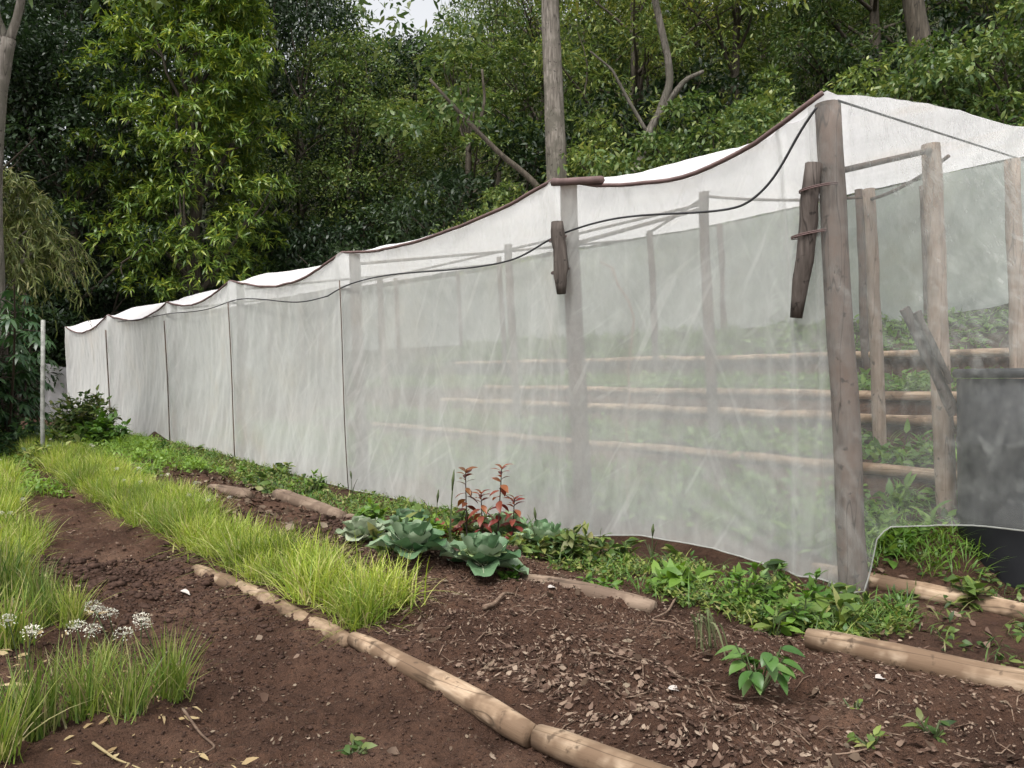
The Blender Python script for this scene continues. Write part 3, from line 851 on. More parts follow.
def tree_meshes(tag_, seed, H, trunk_r, lo, crown_r, n_cl, cl_r, mode, mat, bark, L, Wd, per, taper=.55, lean=(0, 0), thin=0.0, nlimb=16, fork=0.5, lo_r=.75, shell=.25):
    rs = np.random.default_rng(seed)
    # crown clump centres in a lumpy column between lo*H and H
    t = rs.uniform(0, 1, n_cl) ** .85
    prof = np.interp(t, [0, .25, .6, .85, 1], [lo_r, 1.0, .9, .62, .25 if taper > .4 else .5])
    ang = rs.uniform(0, 2 * math.pi, n_cl)
    lump = 1 + .22 * np.sin(ang * 3 + seed) + .16 * np.sin(ang * 5 + t * 7 + seed * 2)
    rr = crown_r * prof * lump * np.sqrt(rs.uniform(shell, 1, n_cl))
    cz = H * (lo + (1 - lo) * t)
    c = np.stack([rr * np.cos(ang) + lean[0] * cz / H, rr * np.sin(ang) + lean[1] * cz / H, cz], -1)
    keep = vnoise(c[:, 0] / (cl_r * 2.2) + seed, c[:, 2] / (cl_r * 2.2), seed) > -.75 + thin
    c = c[keep]
    rad = cl_r * rs.uniform(.65, 1.3, len(c))
    mb = MB()
    if mode == 'whorl':
        for ci, r_ in zip(c, rad):
            nd = per
            d = dome_dirs(nd, rs, -.25); d[:, :2] += .35 * nz(ci[:2] - 0)[None]
            d = nz(d)
            pos = ci + d * r_ * rs.uniform(.55, 1.0, nd)[:, None] * np.array([1, 1, .75])
            rosettes(mb, pos, d + np.array([0, 0, .25]), 9, L, Wd, rs)
    elif mode == 'scatter':
        scatter_leaves(mb, c, rad, per, L, Wd, rs, .62)
    elif mode == 'weep':
        for ci, r_ in zip(c, rad):
            for s_ in range(per):
                d = dome_dirs(1, rs, 0)[0]; n_ = 22
                tt = np.linspace(0, 1, n_)[:, None]
                pts = ci + d * r_ * tt * np.array([1.2, 1.2, .8]) - np.array([0, 0, 1.0]) * r_ * 1.15 * tt ** 2 * rs.uniform(.3, 1.5)
                tube(mb, pts, .006, 3, False)
                ax = nz(np.gradient(pts, axis=0) + .7 * rs.normal(0, 1, (n_, 3)) * .06); ax = nz(ax + .55 * rs.normal(0, 1, (n_, 3))); ax[:, 2] -= .5
                leaves(mb, pts, ax, nz(np.array([[0, 0, 1.0]]) + .5 * rs.normal(0, 1, (n_, 3))), L * rs.uniform(.7, 1.2, n_), Wd, .25)
    crown = mb.mesh('crown', mat)
    tb_ = MB()
    k = 12; tt = np.linspace(0, 1, k)
    top_h = H * (fork * (1 - lo) + lo) if fork < 1 else H * .97
    sway = rs.normal(0, .12, (k, 2)).cumsum(0) * tt[:, None] * .5
    tp = np.stack([lean[0] * tt * top_h / H + sway[:, 0] * trunk_r * 4, lean[1] * tt * top_h / H + sway[:, 1] * trunk_r * 4, -.4 + tt * (top_h + .4)], -1)
    tube(tb_, tp, trunk_r * (1 - .5 * tt) * (1 + .6 * np.exp(-tt * 14)), 12, True, .06, seed)
    order = rs.permutation(len(c))[:nlimb]
    for j in order:
        ta = np.clip((c[j][2] / H - .12 - rs.uniform(0, .1)) / (top_h / H), .25, .98)
        p0 = np.array([np.interp(ta, tt, tp[:, i]) for i in range(3)])
        r_ = trunk_r * (1 - .5 * ta)
        ls = limb(tb_, p0, c[j], r_ * .55, .02, rs)
        nn = np.argsort(np.linalg.norm(c - c[j], axis=1))[1:3]
        for q in nn: limb(tb_, ls[4], c[q], r_ * .22, .012, rs, 5)
    trunk = tb_.mesh('trunk', bark, True)
    return trunk, crown


def plant_tree(name, label, meshes, x, y, scale=1.0, rotz=0.0, group=None, cat='tree', zs=1.0, dz=0.0):
    z = float(terrain(x, y, False))
    r = thing(name, label, cat, (x, y, z + dz), rotz, group, (scale, scale, scale * zs))
    o1 = link('trunk', meshes[0], r); o2 = link('crown', meshes[1], r)
    return r


def at(px, d): return (px - 512) / F * d, d


BR = M['forest_bark']
V_mango = tree_meshes('mango', 4, 15.8, .28, .17, 2.8, 420, .72, 'whorl', M['mango'], BR, .30, .06, 13, taper=.5, nlimb=18, shell=.25, lo_r=.9)
V_b1 = tree_meshes('b1', 11, 15.5, .24, .30, 4.0, 95, 1.25, 'scatter', M['leafA'], BR, .20, .075, 230, thin=.2)
V_b2 = tree_meshes('b2', 23, 16.5, .22, .26, 3.8, 90, 1.3, 'scatter', M['leafB'], BR, .19, .07, 230, thin=.25)
V_b3 = tree_meshes('b3', 31, 15.0, .26, .22, 4.4, 100, 1.2, 'scatter', M['leafA'], BR, .25, .065, 200, thin=.3)
V_b4 = tree_meshes('b4', 47, 15.0, .22, .25, 3.6, 80, 1.1, 'whorl', M['leafA'], BR, .26, .07, 18, thin=.2)
V_dk = tree_meshes('dk', 53, 16.0, .26, .16, 4.2, 100, 1.35, 'scatter', M['leaf_shade'], BR, .24, .085, 200, thin=.1)
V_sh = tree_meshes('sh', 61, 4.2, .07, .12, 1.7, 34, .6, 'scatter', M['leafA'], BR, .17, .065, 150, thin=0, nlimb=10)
V_shd = tree_meshes('shd', 67, 4.2, .07, .12, 1.8, 30, .65, 'scatter', M['leaf_shade'], BR, .2, .07, 130, thin=.1, nlimb=10)
V_weep = tree_meshes('weep', 71, 5.5, .11, .62, 1.25, 40, .75, 'weep', M['willow'], M['bark'], .21, .028, 10, nlimb=14)

plant_tree('mango_tree', 'dense bushy tree with drooping yellow-green leaf whorls behind the end of the net house', V_mango, *at(196, 27.0), 1.0, .4)
plant_tree('willowy_tree', 'pale drooping fine-leaved tree over the dark lobed plant at the picture edge', V_weep, *at(-14, 14.5), .9, .7)
wood = [  # px, depth, variant, scale, height factor
    (350, 33, V_b1, .88, .98), (300, 34, V_dk, 1.0, 1.1), (470, 31, V_b4, 1.0, .98), (545, 34, V_b1, 1.0, 1.02), (640, 30, V_b3, 1.0, .95), (735, 30, V_b2, .95, 1.0),
    (800, 36, V_b1, .95, .78), (880, 29, V_b3, 1.0, .95), (960, 31, V_b2, 1.05, 1.0), (1045, 27, V_b1, 1.0, 1.0), (690, 36, V_b4, 1.05, 1.0), (590, 38, V_b2, 1.1, 1.05),
    (405, 40, V_dk, .92, .86), (500, 42, V_b3, 1.15, 1.1), (760, 42, V_dk, 1.0, .9), (920, 40, V_dk, 1.2, 1.05), (1010, 40, V_b3, 1.2, 1.1),
    (55, 33, V_dk, 1.1, 1.15), (120, 37, V_dk, 1.15, 1.15), (15, 29, V_dk, 1.0, 1.0), (75, 26.5, V_dk, .8, .95), (-30, 25, V_dk, .9, .9), (215, 38, V_dk, 1.2, 1.2), (275, 42, V_b1, 1.2, 1.2), (345, 45, V_b3, 1.25, 1.0),
    (-40, 36, V_dk, 1.2, 1.2), (30, 46, V_b3, 1.3, 1.3), (150, 50, V_b1, 1.4, 1.3), (455, 52, V_b1, 1.2, 1.0), (560, 52, V_dk, 1.4, 1.25), (640, 50, V_b1, 1.3, 1.2),
    (700, 54, V_b3, 1.3, 1.05), (860, 54, V_b1, 1.2, 1.0), (950, 56, V_b3, 1.5, 1.3), (1040, 54, V_dk, 1.5, 1.3), (395, 58, V_b2, 1.0, .75), (80, 58, V_dk, 1.5, 1.4), (245, 58, V_b3, 1.5, 1.4)]
CR = {id(V_b1): 4.0 + 1.0, id(V_b2): 4.8, id(V_b3): 5.2, id(V_b4): 4.5, id(V_dk): 5.2}
HT = {id(V_b1): 15.5, id(V_b2): 16.5, id(V_b3): 15.0, id(V_b4): 15.0, id(V_dk): 16.0}
for i, (px, d, v, s, zs) in enumerate(wood):
    # the clearing between two groups of trees, where the sky shows
    hw = CR[id(v)] * s * F / d
    if px - hw < 436 and px + hw > 400:
        room = (400 - px if px < 418 else px - 436)
        if room > .5 * hw:
            f_ = room / hw; s *= f_; zs /= f_
        else:
            x_, y_ = at(px, d); cap = (HOR - 48) * d / F + CAM_H - float(terrain(x_, y_, False))
            zs = min(zs, cap / (HT[id(v)] * s))
    lab = {id(V_b1): 'mid-green broadleaf tree in the wood rising behind the net house', id(V_b2): 'yellow-green broadleaf tree in the wood rising behind the net house',
           id(V_b3): 'long-leaved green tree in the wood rising behind the net house', id(V_b4): 'whorl-leaved green tree in the wood rising behind the net house',
           id(V_dk): 'tree with deep shade painted into its leaves in the wood behind the net house'}[id(v)]
    plant_tree('forest_tree', lab, v, *at(px, d), s, i * 1.37, 'trees of the wood behind the net house', zs=zs)
under = [(330, 27, V_shd, 1.0), (300, 30, V_shd, 1.1), (400, 26, V_shd, 1.0), (450, 25, V_shd, 1.1), (500, 24, V_sh, .9), (560, 22, V_sh, 1.0), (620, 22, V_sh, 1.1), (680, 21, V_sh, 1.1), (740, 20, V_sh, 1.0),
         (790, 22, V_sh, 1.1), (850, 21, V_sh, 1.0), (905, 20, V_sh, 1.1), (960, 19, V_sh, 1.0), (1010, 18, V_sh, 1.1), (1050, 19, V_sh, 1.2), (250, 29, V_shd, 1.2), (120, 30, V_shd, 1.2), (60, 27, V_shd, 1.1),
         (20, 25, V_shd, 1.1), (370, 32, V_shd, 1.3), (520, 30, V_shd, 1.4), (610, 28, V_shd, 1.4), (700, 28, V_shd, 1.4), (830, 28, V_shd, 1.3), (940, 27, V_shd, 1.3), (175, 34, V_shd, 1.3), (-10, 30, V_shd, 1.4)]
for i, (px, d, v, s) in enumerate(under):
    lab = 'leafy green shrub in the undergrowth just beyond the net roof' if v is V_sh else 'shrub with shade painted into its dark leaves under the trees beyond the net house'
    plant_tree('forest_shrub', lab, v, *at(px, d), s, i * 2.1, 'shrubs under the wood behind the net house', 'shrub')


# named bare trunks standing out of the wood
def bare_tree(name, label, paths, mat, cat='tree', crown=None):
    base = np.asarray(paths[0][0][0], float)
    r = thing(name, label, cat, tuple(base))
    m_ = MB()
    for pts, r0, r1 in paths:
        pts = np.asarray(pts, float); k = len(pts)
        t = np.linspace(0, 1, k); tt = np.linspace(0, 1, k * 4)
        pp = np.stack([np.interp(tt, t, pts[:, i]) for i in range(3)], -1)
        pp[1:-1] = (pp[:-2] + pp[1:-1] * 2 + pp[2:]) / 4
        tube(m_, pp, np.linspace(r0, r1, len(pp)), 12, True, .06, len(pp))
    obj('trunk', m_, mat, r, smooth=True)
    if crown is not None:
        cm = MB(); rs = np.random.default_rng(int(abs(base[0] * 100)))
        cc = np.asarray(crown[0], float)
        scatter_leaves(cm, cc, crown[1], crown[2], .26, .095, rs, .65)
        obj('crown', cm, crown[3], r)
    return r


def sp(px, py, d): return ((px - 512) / F * d, d, CAM_H + (HOR - py) * d / F)


def crown_around(p, n, spread, seed):
    rs = np.random.default_rng(seed); p = np.asarray(p, float)
    return p + rs.normal(0, 1, (n, 3)) * np.asarray(spread)


d = 21.0
bare_tree('straight_tree', 'tall straight grey trunk rising behind the second post of the net house',
          [([sp(562, 290, d), sp(557, 180, d), sp(552, 60, d), sp(549, -20, d), sp(546, -190, d)], .30, .20), ([sp(547, -140, d), sp(520, -200, d), sp(480, -240, d - 1)], .12, .04), ([sp(546, -170, d), sp(590, -240, d)], .12, .04)],
          M['bark'], crown=(crown_around(sp(545, -230, d), 30, (2.2, 2.2, 1.1), 3), .9, 90, M['leafA']))
d = 22.5
bare_tree('leaning_tree', 'thick leaning rough trunk rising behind the net house roof near its peak',
          [([sp(940, 180, d), sp(932, 105, d), sp(920, 50, d), sp(910, -10, d), sp(890, -160, d)], .36, .22), ([sp(900, -100, d), sp(950, -190, d)], .14, .05), ([sp(905, -60, d), sp(850, -160, d)], .14, .05)],
          M['forest_bark'], crown=(crown_around(sp(895, -200, d), 34, (2.6, 2.4, 1.2), 5), .9, 90, M['leafA']))
d = 23.0
bare_tree('forked_tree', 'crooked tree with a pale upright stem and a dark bowed limb behind the net',
          [([sp(630, 200, d), sp(640, 160, d), sp(652, 125, d), sp(668, 102, d), sp(685, 80, d), sp(703, 72, d)], .17, .05), ([sp(656, 122, d), sp(670, 85, d), sp(668, 60, d), sp(660, 25, d), sp(650, -20, d), sp(640, -80, d)], .12, .09),
           ([sp(648, 135, d), sp(625, 95, d), sp(612, 70, d), sp(590, 52, d)], .06, .025)],
          M['bark'], crown=(crown_around(sp(650, -60, d), 18, (2.0, 1.6, 1.0), 8), .8, 80, M['leafB']))
d = 21.5
bare_tree('slanting_tree', 'dark thin trunk slanting down behind the net to the straight grey trunk',
          [([sp(552, 205, d), sp(530, 178, d), sp(502, 156, d), sp(478, 132, d), sp(455, 108, d), sp(430, 80, d)], .095, .04), ([sp(478, 132, d), sp(485, 100, d), sp(482, 70, d)], .05, .03)],
          M['forest_bark'], crown=(crown_around(sp(440, 85, d), 12, (1.3, 1.3, .7), 9), .7, 70, M['leafA']))
d = 13.5
bare_tree('pale_forked_tree', 'pale smooth forked trunk at the picture edge above the willowy leaves',
          [([sp(-2, 420, d), sp(-3, 300, d), sp(-6, 180, d), sp(0, 95, d), sp(10, 40, d)], .14, .11), ([sp(10, 42, d), sp(18, 20, d), sp(26, -15, d), sp(40, -90, d)], .075, .05), ([sp(9, 45, d), sp(-2, 20, d), sp(-10, -20, d), sp(-30, -90, d)], .085, .05)],
          M['bark'], crown=(crown_around(sp(20, -110, d), 16, (1.3, 1.3, .6), 12), .7, 80, M['leafA']))


# ------------------------------------------------------------------ smaller plants, built once around their own origin
def cassava(label, x, y, H, seed, scale=1.0):
    rs = np.random.default_rng(seed)
    r = thing('cassava_plant', label, 'plant', (x, y, float(gz(x, y))), 0, None, scale)
    st = MB(); lf = MB()
    for s_ in range(7):
        tp = np.array([rs.normal(0, .55), rs.normal(0, .5), H * rs.uniform(.65, 1)])
        pts = span((rs.normal(0, .05), rs.normal(0, .05), 0), tp, 8); pts[:, :2] += (np.linspace(0, 1, 8) ** 2)[:, None] * rs.normal(0, .15, 2)
        tube(st, pts, np.linspace(.025, .01, 8), 6, False)
        for k in range(34):
            t = rs.uniform(.12, 1); p = np.array([np.interp(t, np.linspace(0, 1, 8), pts[:, i]) for i in range(3)])
            an = rs.uniform(0, 6.28); pe = rs.uniform(.2, .38)
            q = p + np.array([math.cos(an) * pe, math.sin(an) * pe, rs.uniform(-.05, .15)])
            tube(st, [p, (p + q) / 2 + np.array([0, 0, .03]), q], .005, 4, False)
            out_ = np.array([math.cos(an), math.sin(an), -.35])
            sd = np.array([-math.sin(an), math.cos(an), 0])
            n_ = 7; th = np.linspace(-1.9, 1.9, n_)
            ax = out_[None] * np.cos(th)[:, None] + sd[None] * np.sin(th)[:, None]; ax[:, 2] -= .25
            ll = .26 * (1 - .28 * np.abs(th) / 1.9) * rs.uniform(.8, 1.15)
            leaves(lf, np.repeat(q[None], n_, 0), ax, np.array([[0, 0, 1.0]]).repeat(n_, 0) + rs.normal(0, .15, (n_, 3)), ll, .06, .3, .2)
    link('stem', st.mesh('stem', M['stem_dark'], True), r); link('foliage', lf.mesh('foliage', M['cassava']), r)
    return r


x, y = at(8, 13.0); cassava('dark plant of finger-lobed leaves under the willowy tree at the picture edge', x, y, 2.75, 3)
x, y = at(-40, 12.0); cassava('second lobed-leaf plant mostly cut off by the picture edge', x, y, 2.5, 5)
# a white pole and a low net behind
x, y = at(43, 11.7); zt = CAM_H + (HOR - 320) * 11.7 / F
mb = MB(); tube(mb, [(x, y, -.1), (x - .01, y, .8), (x, y, 1.6), (x + .005, y, zt)], .03, 8, True, .05, 2)
tag(obj('pole', mb, M['white_paint'], smooth=True), 'thin whitish upright pole beside the lobed-leaf plant', 'pole')
xa = np.linspace(at(40, 24)[0], at(84, 24)[0], 24)
mb = MB(); P = np.zeros((24, 12, 3))
for j, t in enumerate(np.linspace(0, 1, 12)):
    P[:, j, 0] = xa; P[:, j, 1] = 24 + .08 * fbm(xa * 3, 0 * xa + t * 3, 4); P[:, j, 2] = (CAM_H + (HOR - 385) * 24 / F) * t + (.02) + (0.25 + .3 * t + .08 * np.sin(xa * 3)) * t
mb.grid(P); tag(obj('low_net', mb, M['net_roof'], smooth=True), 'low white net screen beyond the pole at the far end of the net house', 'net')


def bushy(name, label, x, y, R_, H, n, L, Wd, mat, seed, cat='plant', down=.1, group=None):
    rs = np.random.default_rng(seed)
    r = thing(name, label, cat, (x, y, float(gz(x, y))), 0, group)
    st = MB(); lf = MB(); tips = []
    for k in range(max(5, n // 14)):
        d_ = dome_dirs(1, rs, .15)[0]; q = d_ * np.array([R_, R_, H]) * rs.uniform(.7, 1)
        pts = span((0, 0, -.02), q, 6); tube(st, pts, np.linspace(.008, .003, 6) * max(1, H), 5, False)
        tips.append(pts)
    tips = np.array(tips)
    i = rs.integers(0, len(tips), n); t = rs.uniform(.3, 1, n)
    pos = np.stack([[np.interp(tt, np.linspace(0, 1, 6), tips[ii][:, c]) for c in range(3)] for ii, tt in zip(i, t)])
    ax = nz(nz(pos) * .5 + rs.normal(0, .7, (n, 3)) * np.array([1, 1, .5])); ax[:, 2] -= down
    up = nz(np.array([[0, 0, 1.0]]) + .4 * rs.normal(0, 1, (n, 3)))
    leaves(lf, pos, ax, up, L * rs.uniform(.6, 1.2, n), Wd * rs.uniform(.7, 1.2, n), .25, .2)
    link('stem', st.mesh('stem', M['stem'], True), r); link('foliage', lf.mesh('foliage', mat), r)
    return r


x, y = at(84, 15.5); bushy('leafy_bush', 'rounded green bush against the far corner of the netting', x, y, .8, 1.05, 1700, .14, .06, M['weed'], 3, 'bush')
x, y = at(104, 14.0); bushy('leafy_bush', 'bright yellow-green leafy bush in front of the rounded one', x, y, .5, .66, 420, .16, .08, M['bright'], 4, 'bush')
x, y = at(60, 12.6); bushy('leafy_bush', 'broad-leaved plant at the foot of the white pole', x, y, .45, .45, 150, .2, .1, M['weed'], 5, 'bush')
x, y = at(50, 11.6); bushy('leafy_bush', 'low blue-green weedy bush where the chive row begins', x, y, .55, .35, 500, .1, .05, M['weed'], 6, 'bush')
x, y = at(20, 12.4); bushy('leafy_bush', 'shaded bush in front of the lobed-leaf plant', x, y, .7, .7, 420, .13, .06, M['cassava'], 16, 'bush')
x, y, _ = gpx(283, 478); bushy('tall_weed', 'tall round-leaved weed standing against the netting by the two log ends', x, y, .22, .34, 70, .11, .07, M['weed'], 7)
x, y, _ = gpx(672, 590); bushy('broadleaf_weed', 'clump of broad mid-green leaves behind the buried log', x, y, .24, .24, 60, .17, .08, M['bright'], 8)
x, y, _ = gpx(738, 606); bushy('broadleaf_weed', 'feathery bright green weed below the lifted netting', x, y, .24, .24, 190, .10, .022, M['bright'], 9)
x, y, _ = gpx(842, 632); bushy('broadleaf_weed', 'weed with grey-green strap leaves by the corner post foot', x, y, .18, .20, 36, .19, .035, M['weed'], 10)
x, y, _ = gpx(775, 632); bushy('broadleaf_weed', 'yellowish seedling beside the end of the thick log', x, y, .09, .12, 14, .10, .055, M['bright'], 13)
x, y, _ = gpx(970, 600); bushy('broadleaf_weed', 'dark weed growing against the log beside the tank', x, y, .14, .22, 40, .10, .06, M['weed'], 14)
x, y, _ = gpx(600, 560); bushy('broadleaf_weed', 'low dark weed between the cabbages and the second post', x, y, .3, .2, 120, .11, .05, M['weed'], 15)
for i, (px, py, lab) in enumerate([(855, 716, 'tiny seedling in the bare soil below the thick log'), (872, 752, 'tiny seedling nearest the bottom edge of the bed'), (934, 752, 'sparse seedling in the soil near the picture corner'),
                                   (352, 760, 'tiny seedling on the dirt path by the short log')]):
    x, y, _ = gpx(px, py); bushy('seedling', lab, x, y, .07, .06, 12, .06, .025, M['weed'], 40 + i)


def pepper(label, px, py, seed):
    rs = np.random.default_rng(seed); x, y, _ = gpx(px, py)
    r = thing('pepper_plant', label, 'plant', (x, y, float(gz(x, y))))
    st = MB(); lf = MB()
    for k in range(9):
        an = k * .71 + rs.uniform(-.2, .2); q = np.array([math.cos(an) * .10, math.sin(an) * .10, rs.uniform(.10, .22)])
        tube(st, span((0, 0, -.02), q, 5), np.linspace(.005, .003, 5), 5, False)
        for j in range(4):
            a2 = an + rs.uniform(-1.1, 1.1); ax = np.array([math.cos(a2), math.sin(a2), rs.uniform(-.35, .2)])
            big_leaf(lf, q * rs.uniform(.6, 1), ax, np.array([0, 0, 1.0]) + rs.normal(0, .2, 3), rs.uniform(.085, .13), rs.uniform(.045, .065), .5, .22, 0, 7, 'ovate', seed + k * 7 + j)
    link('stem', st.mesh('stem', M['stem'], True), r); link('foliage', lf.mesh('foliage', M['pepper'], True), r)


pepper('young pepper plant with glossy pointed leaves alone in the dark soil', 760, 694, 5)
# wilted plant
x, y, _ = gpx(712, 662)
r = thing('wilted_plant', 'wilted grey-green drooping plant in the mulch beside the pepper plant', 'plant', (x, y, float(gz(x, y))))
lf = MB(); rs = np.random.default_rng(4)
tube(lf, span((0, 0, 0), (-.04, 0, .16), 5, -.02), .005, 5)
for k in range(26):
    p = np.array([-.04 + rs.normal(0, .03), rs.normal(0, .03), .16 + rs.normal(0, .02)]); d_ = np.array([rs.uniform(-.2, 1), rs.normal(0, .5), .15])
    t = np.linspace(0, 1, 6)[:, None]; pts = p + d_ * .09 * t - np.array([0, 0, .17]) * t ** 2
    sd = np.array([rs.normal(), rs.normal(), 0]); sd = nz(sd) * .007 * (1 - .6 * t)
    lf.grid(np.stack([pts - sd, pts + sd], 1))
link('foliage', lf.mesh('foliage', leaf_mat('wilted_leaf', [(.12, .15, .06), (.20, .21, .11)], .2, .7, .2), True), r)


def cabbage(label, px, py, R_, seed, heart=True, rotz=0, mat='cabbage'):
    rs = np.random.default_rng(seed); x, y, _ = gpx(px, py)
    r = thing('cabbage', label, 'cabbage', (x, y, float(gz(x, y))))
    lf = MB(); n = 21; R_ *= 1.08; rb_ = MB()
    for k in range(n):
        ring = k / n
        an = k * 2.4 + rs.uniform(-.2, .2); el = .22 + 1.0 * ring + rs.uniform(-.12, .12)
        ax = np.array([math.cos(an) * math.cos(el), math.sin(an) * math.cos(el), math.sin(el)])
        up = np.array([-math.cos(an) * math.sin(el), -math.sin(an) * math.sin(el), math.cos(el)])
        md = big_leaf(lf, np.array([math.cos(an) * .02, math.sin(an) * .02, .03 + .04 * ring]), ax, up, R_ * (1.1 - .45 * ring) * rs.uniform(.85, 1.1), R_ * (.85 - .25 * ring), .38 - .9 * ring, .14, .085, 12, 'round', seed * 31 + k, .28)
        tube(rb_, md[:-2], np.linspace(.006, .0015, len(md) - 2), 5, False)
    lr = link('leaf_rosette', lf.mesh('leaf_rosette', M[mat], True), r)
    link('midrib', rb_.mesh('midrib', M['lettuce'], True), lr)
    if heart:
        h = MB(); lathe_pts = []
        for k in range(7):
            an = k * .9; el = 1.25
            ax = np.array([math.cos(an) * .25, math.sin(an) * .25, 1]); up = np.array([-math.cos(an), -math.sin(an), .2])
            big_leaf(h, np.array([math.cos(an) * R_ * .22, math.sin(an) * R_ * .22, .06]), ax, up, R_ * .55, R_ * .62, 1.0, .1, .05, 9, 'round', seed * 77 + k, .45)
        link('heart', h.mesh('heart', M['cabbage_heart'], True), r)
    return r


cabbage('blue-green cabbage with an open pale heart nearest on the mulch heap', 482, 578, .25, 3)
cabbage('smaller blue cabbage tucked behind on the heap among the red shoots', 505, 540, .23, 4, False)
cabbage('bluish cabbage at the top of the heap next to the chive row', 408, 535, .24, 5, False)
cabbage('dark green cabbage closest to the second post', 545, 550, .21, 6)
cabbage('green cabbage with leaves sprawling down the heap toward the chive tips', 412, 575, .25, 8, False)
cabbage('pale frosty rosette plant beside the small log end', 362, 545, .2, 7, False, mat='lettuce')


weed_v = [bushy('broadleaf_weed', 'leafy weed among the mixed growth along the foot of the netting', 0, 0, *a_) for a_ in
          [(.16, .16, 34, .12, .055, M['weed'], 301), (.13, .20, 60, .08, .035, M['bright'], 302), (.2, .13, 26, .15, .07, M['weed'], 303), (.11, .22, 46, .10, .022, M['weed'], 304)]]
for i in range(44):
    a = -.35 + 12.5 * rng.uniform() ** 1.5; b = rng.uniform(-.95, -.2)
    p = W(a, b); c = weed_v[i] if i < 4 else copy_tree(weed_v[i % 4])
    c.location = (p[0], p[1], float(gz(p[0], p[1]))); c.rotation_euler.z = rng.uniform(0, 6.28); c.scale = (rng.uniform(.7, 1.25),) * 3
    tag(c, None, None, 'mixed weeds along the foot of the netting')


def sapling(label, px, py, H, seed):
    rs = np.random.default_rng(seed); x, y, _ = gpx(px, py)
    r = thing('red_sapling', label, 'sapling', (x, y, float(gz(x, y))))
    st = MB(); lf = MB()
    pts = span((0, 0, -.03), (rs.normal(0, .02), rs.normal(0, .02), H), 8); tube(st, pts, np.linspace(.008, .004, 8), 6)
    for k in range(22):
        t = 1 - (k / 22) ** 1.6 * .75; p = pts[0] + (pts[-1] - pts[0]) * t; an = k * 2.4
        top_ = t > .8
        ax = np.array([math.cos(an), math.sin(an), .75 if top_ else rs.uniform(-.35, .15)])
        l_ = rs.uniform(.08, .12) if top_ else rs.uniform(.10, .16)
        big_leaf(lf, p, ax, np.array([0, 0, 1.0]) + rs.normal(0, .2, 3), l_, l_ * .40, .5, .25, 0, 6, 'lance', seed + k)
    link('stem', st.mesh('stem', M['stem_dark'], True), r); link('foliage', lf.mesh('foliage', M['red'], True), r)


sapling('red-leaved sapling with the tallest stem and an orange side leaf', 497, 545, .66, 3)
sapling('red-leaved sapling second in height, on the chive side of the tallest', 467, 545, .62, 4)
sapling('short red sapling between the two tall red ones', 483, 545, .45, 5)
sapling('smallest red sapling on the post side of the tallest', 512, 545, .40, 6)
x, y, _ = gpx(450, 540); bushy('orange_bush', 'orange-brown bronzed leafy plant at the foot of the red shoots', x, y, .2, .22, 80, .11, .04, M['red'], 21)


for i, (px, py, R__, H_, n_, L__, W__, mt, lab) in enumerate([
        (430, 545, .26, .24, 130, .12, .05, 'bright', 'yellow-green leafy plant between the blue cabbage and the red shoots'),
        (392, 560, .22, .24, 110, .12, .06, 'weed', 'leafy weed at the chive side of the cabbage heap'),
        (375, 530, .24, .2, 110, .11, .05, 'bright', 'bright low plant at the top of the chive side of the heap'),
        (525, 560, .2, .18, 90, .11, .05, 'weed', 'dark weed filling the gap next to the nearest cabbage'),
        (573, 565, .26, .22, 130, .12, .045, 'weed', 'tangled weed at the post end of the heap'),
        (470, 540, .3, .2, 130, .12, .05, 'weed', 'mixed weed under the red shoots'),
        (512, 582, .1, .1, 40, .07, .04, 'bright', 'small bright weed at the cut end of the buried log'),
        (600, 590, .14, .10, 34, .09, .03, 'bright', 'yellowish sprawling seedling on the buried log')]):
    x, y, _ = gpx(px, py); bushy('heap_weed', lab, x, y, R__ * 1.1, H_ * 1.35, int(n_ * 1.5), L__, W__, M[mt], 80 + i)


def stalk(label, px, py, H, seed, n=3):
    rs = np.random.default_rng(seed); x, y, _ = gpx(px, py)
    m_ = MB(); z0 = float(gz(x, y))
    for k in range(n):
        a_ = rs.uniform(0, 6.28); l_ = H * (1 if k == 0 else rs.uniform(.5, .85)); t = np.linspace(0, 1, 8)[:, None]
        pts = np.array([x, y, z0]) + np.array([0, 0, l_]) * t + np.array([math.cos(a_), math.sin(a_), -.2]) * l_ * (.06 if k == 0 else .35) * t ** 2
        tube(m_, pts, np.linspace(.006, .002, 8), 5, False)
        if k == 0:
            tube(m_, pts[5:], np.array([.005, .014, .004]), 6)
        else:
            sd = np.array([-math.sin(a_), math.cos(a_), 0]) * .012 * (1 - t * .9); m_.grid(np.stack([pts - sd, pts + sd], 1))
    tag(obj('grass_stalk', m_, M['stem'], origin=(x, y, z0)), label, 'grass stalk')


stalk('slender dark grass stalk in front of the netting beside the red shoots', 450, 548, .62, 3)
stalk('short dark grass stalk close to the third post', 436, 535, .42, 4, 2)
stalk('dark seeding grass stalk in the weeds by the second post', 652, 566, .33, 5, 4)
stalk('bent dark grass stalk arching behind the cabbage', 537, 552, .36, 6, 4)
stalk('dark upright blade of grass against the netting near the third post', 352, 500, .34, 7, 2)

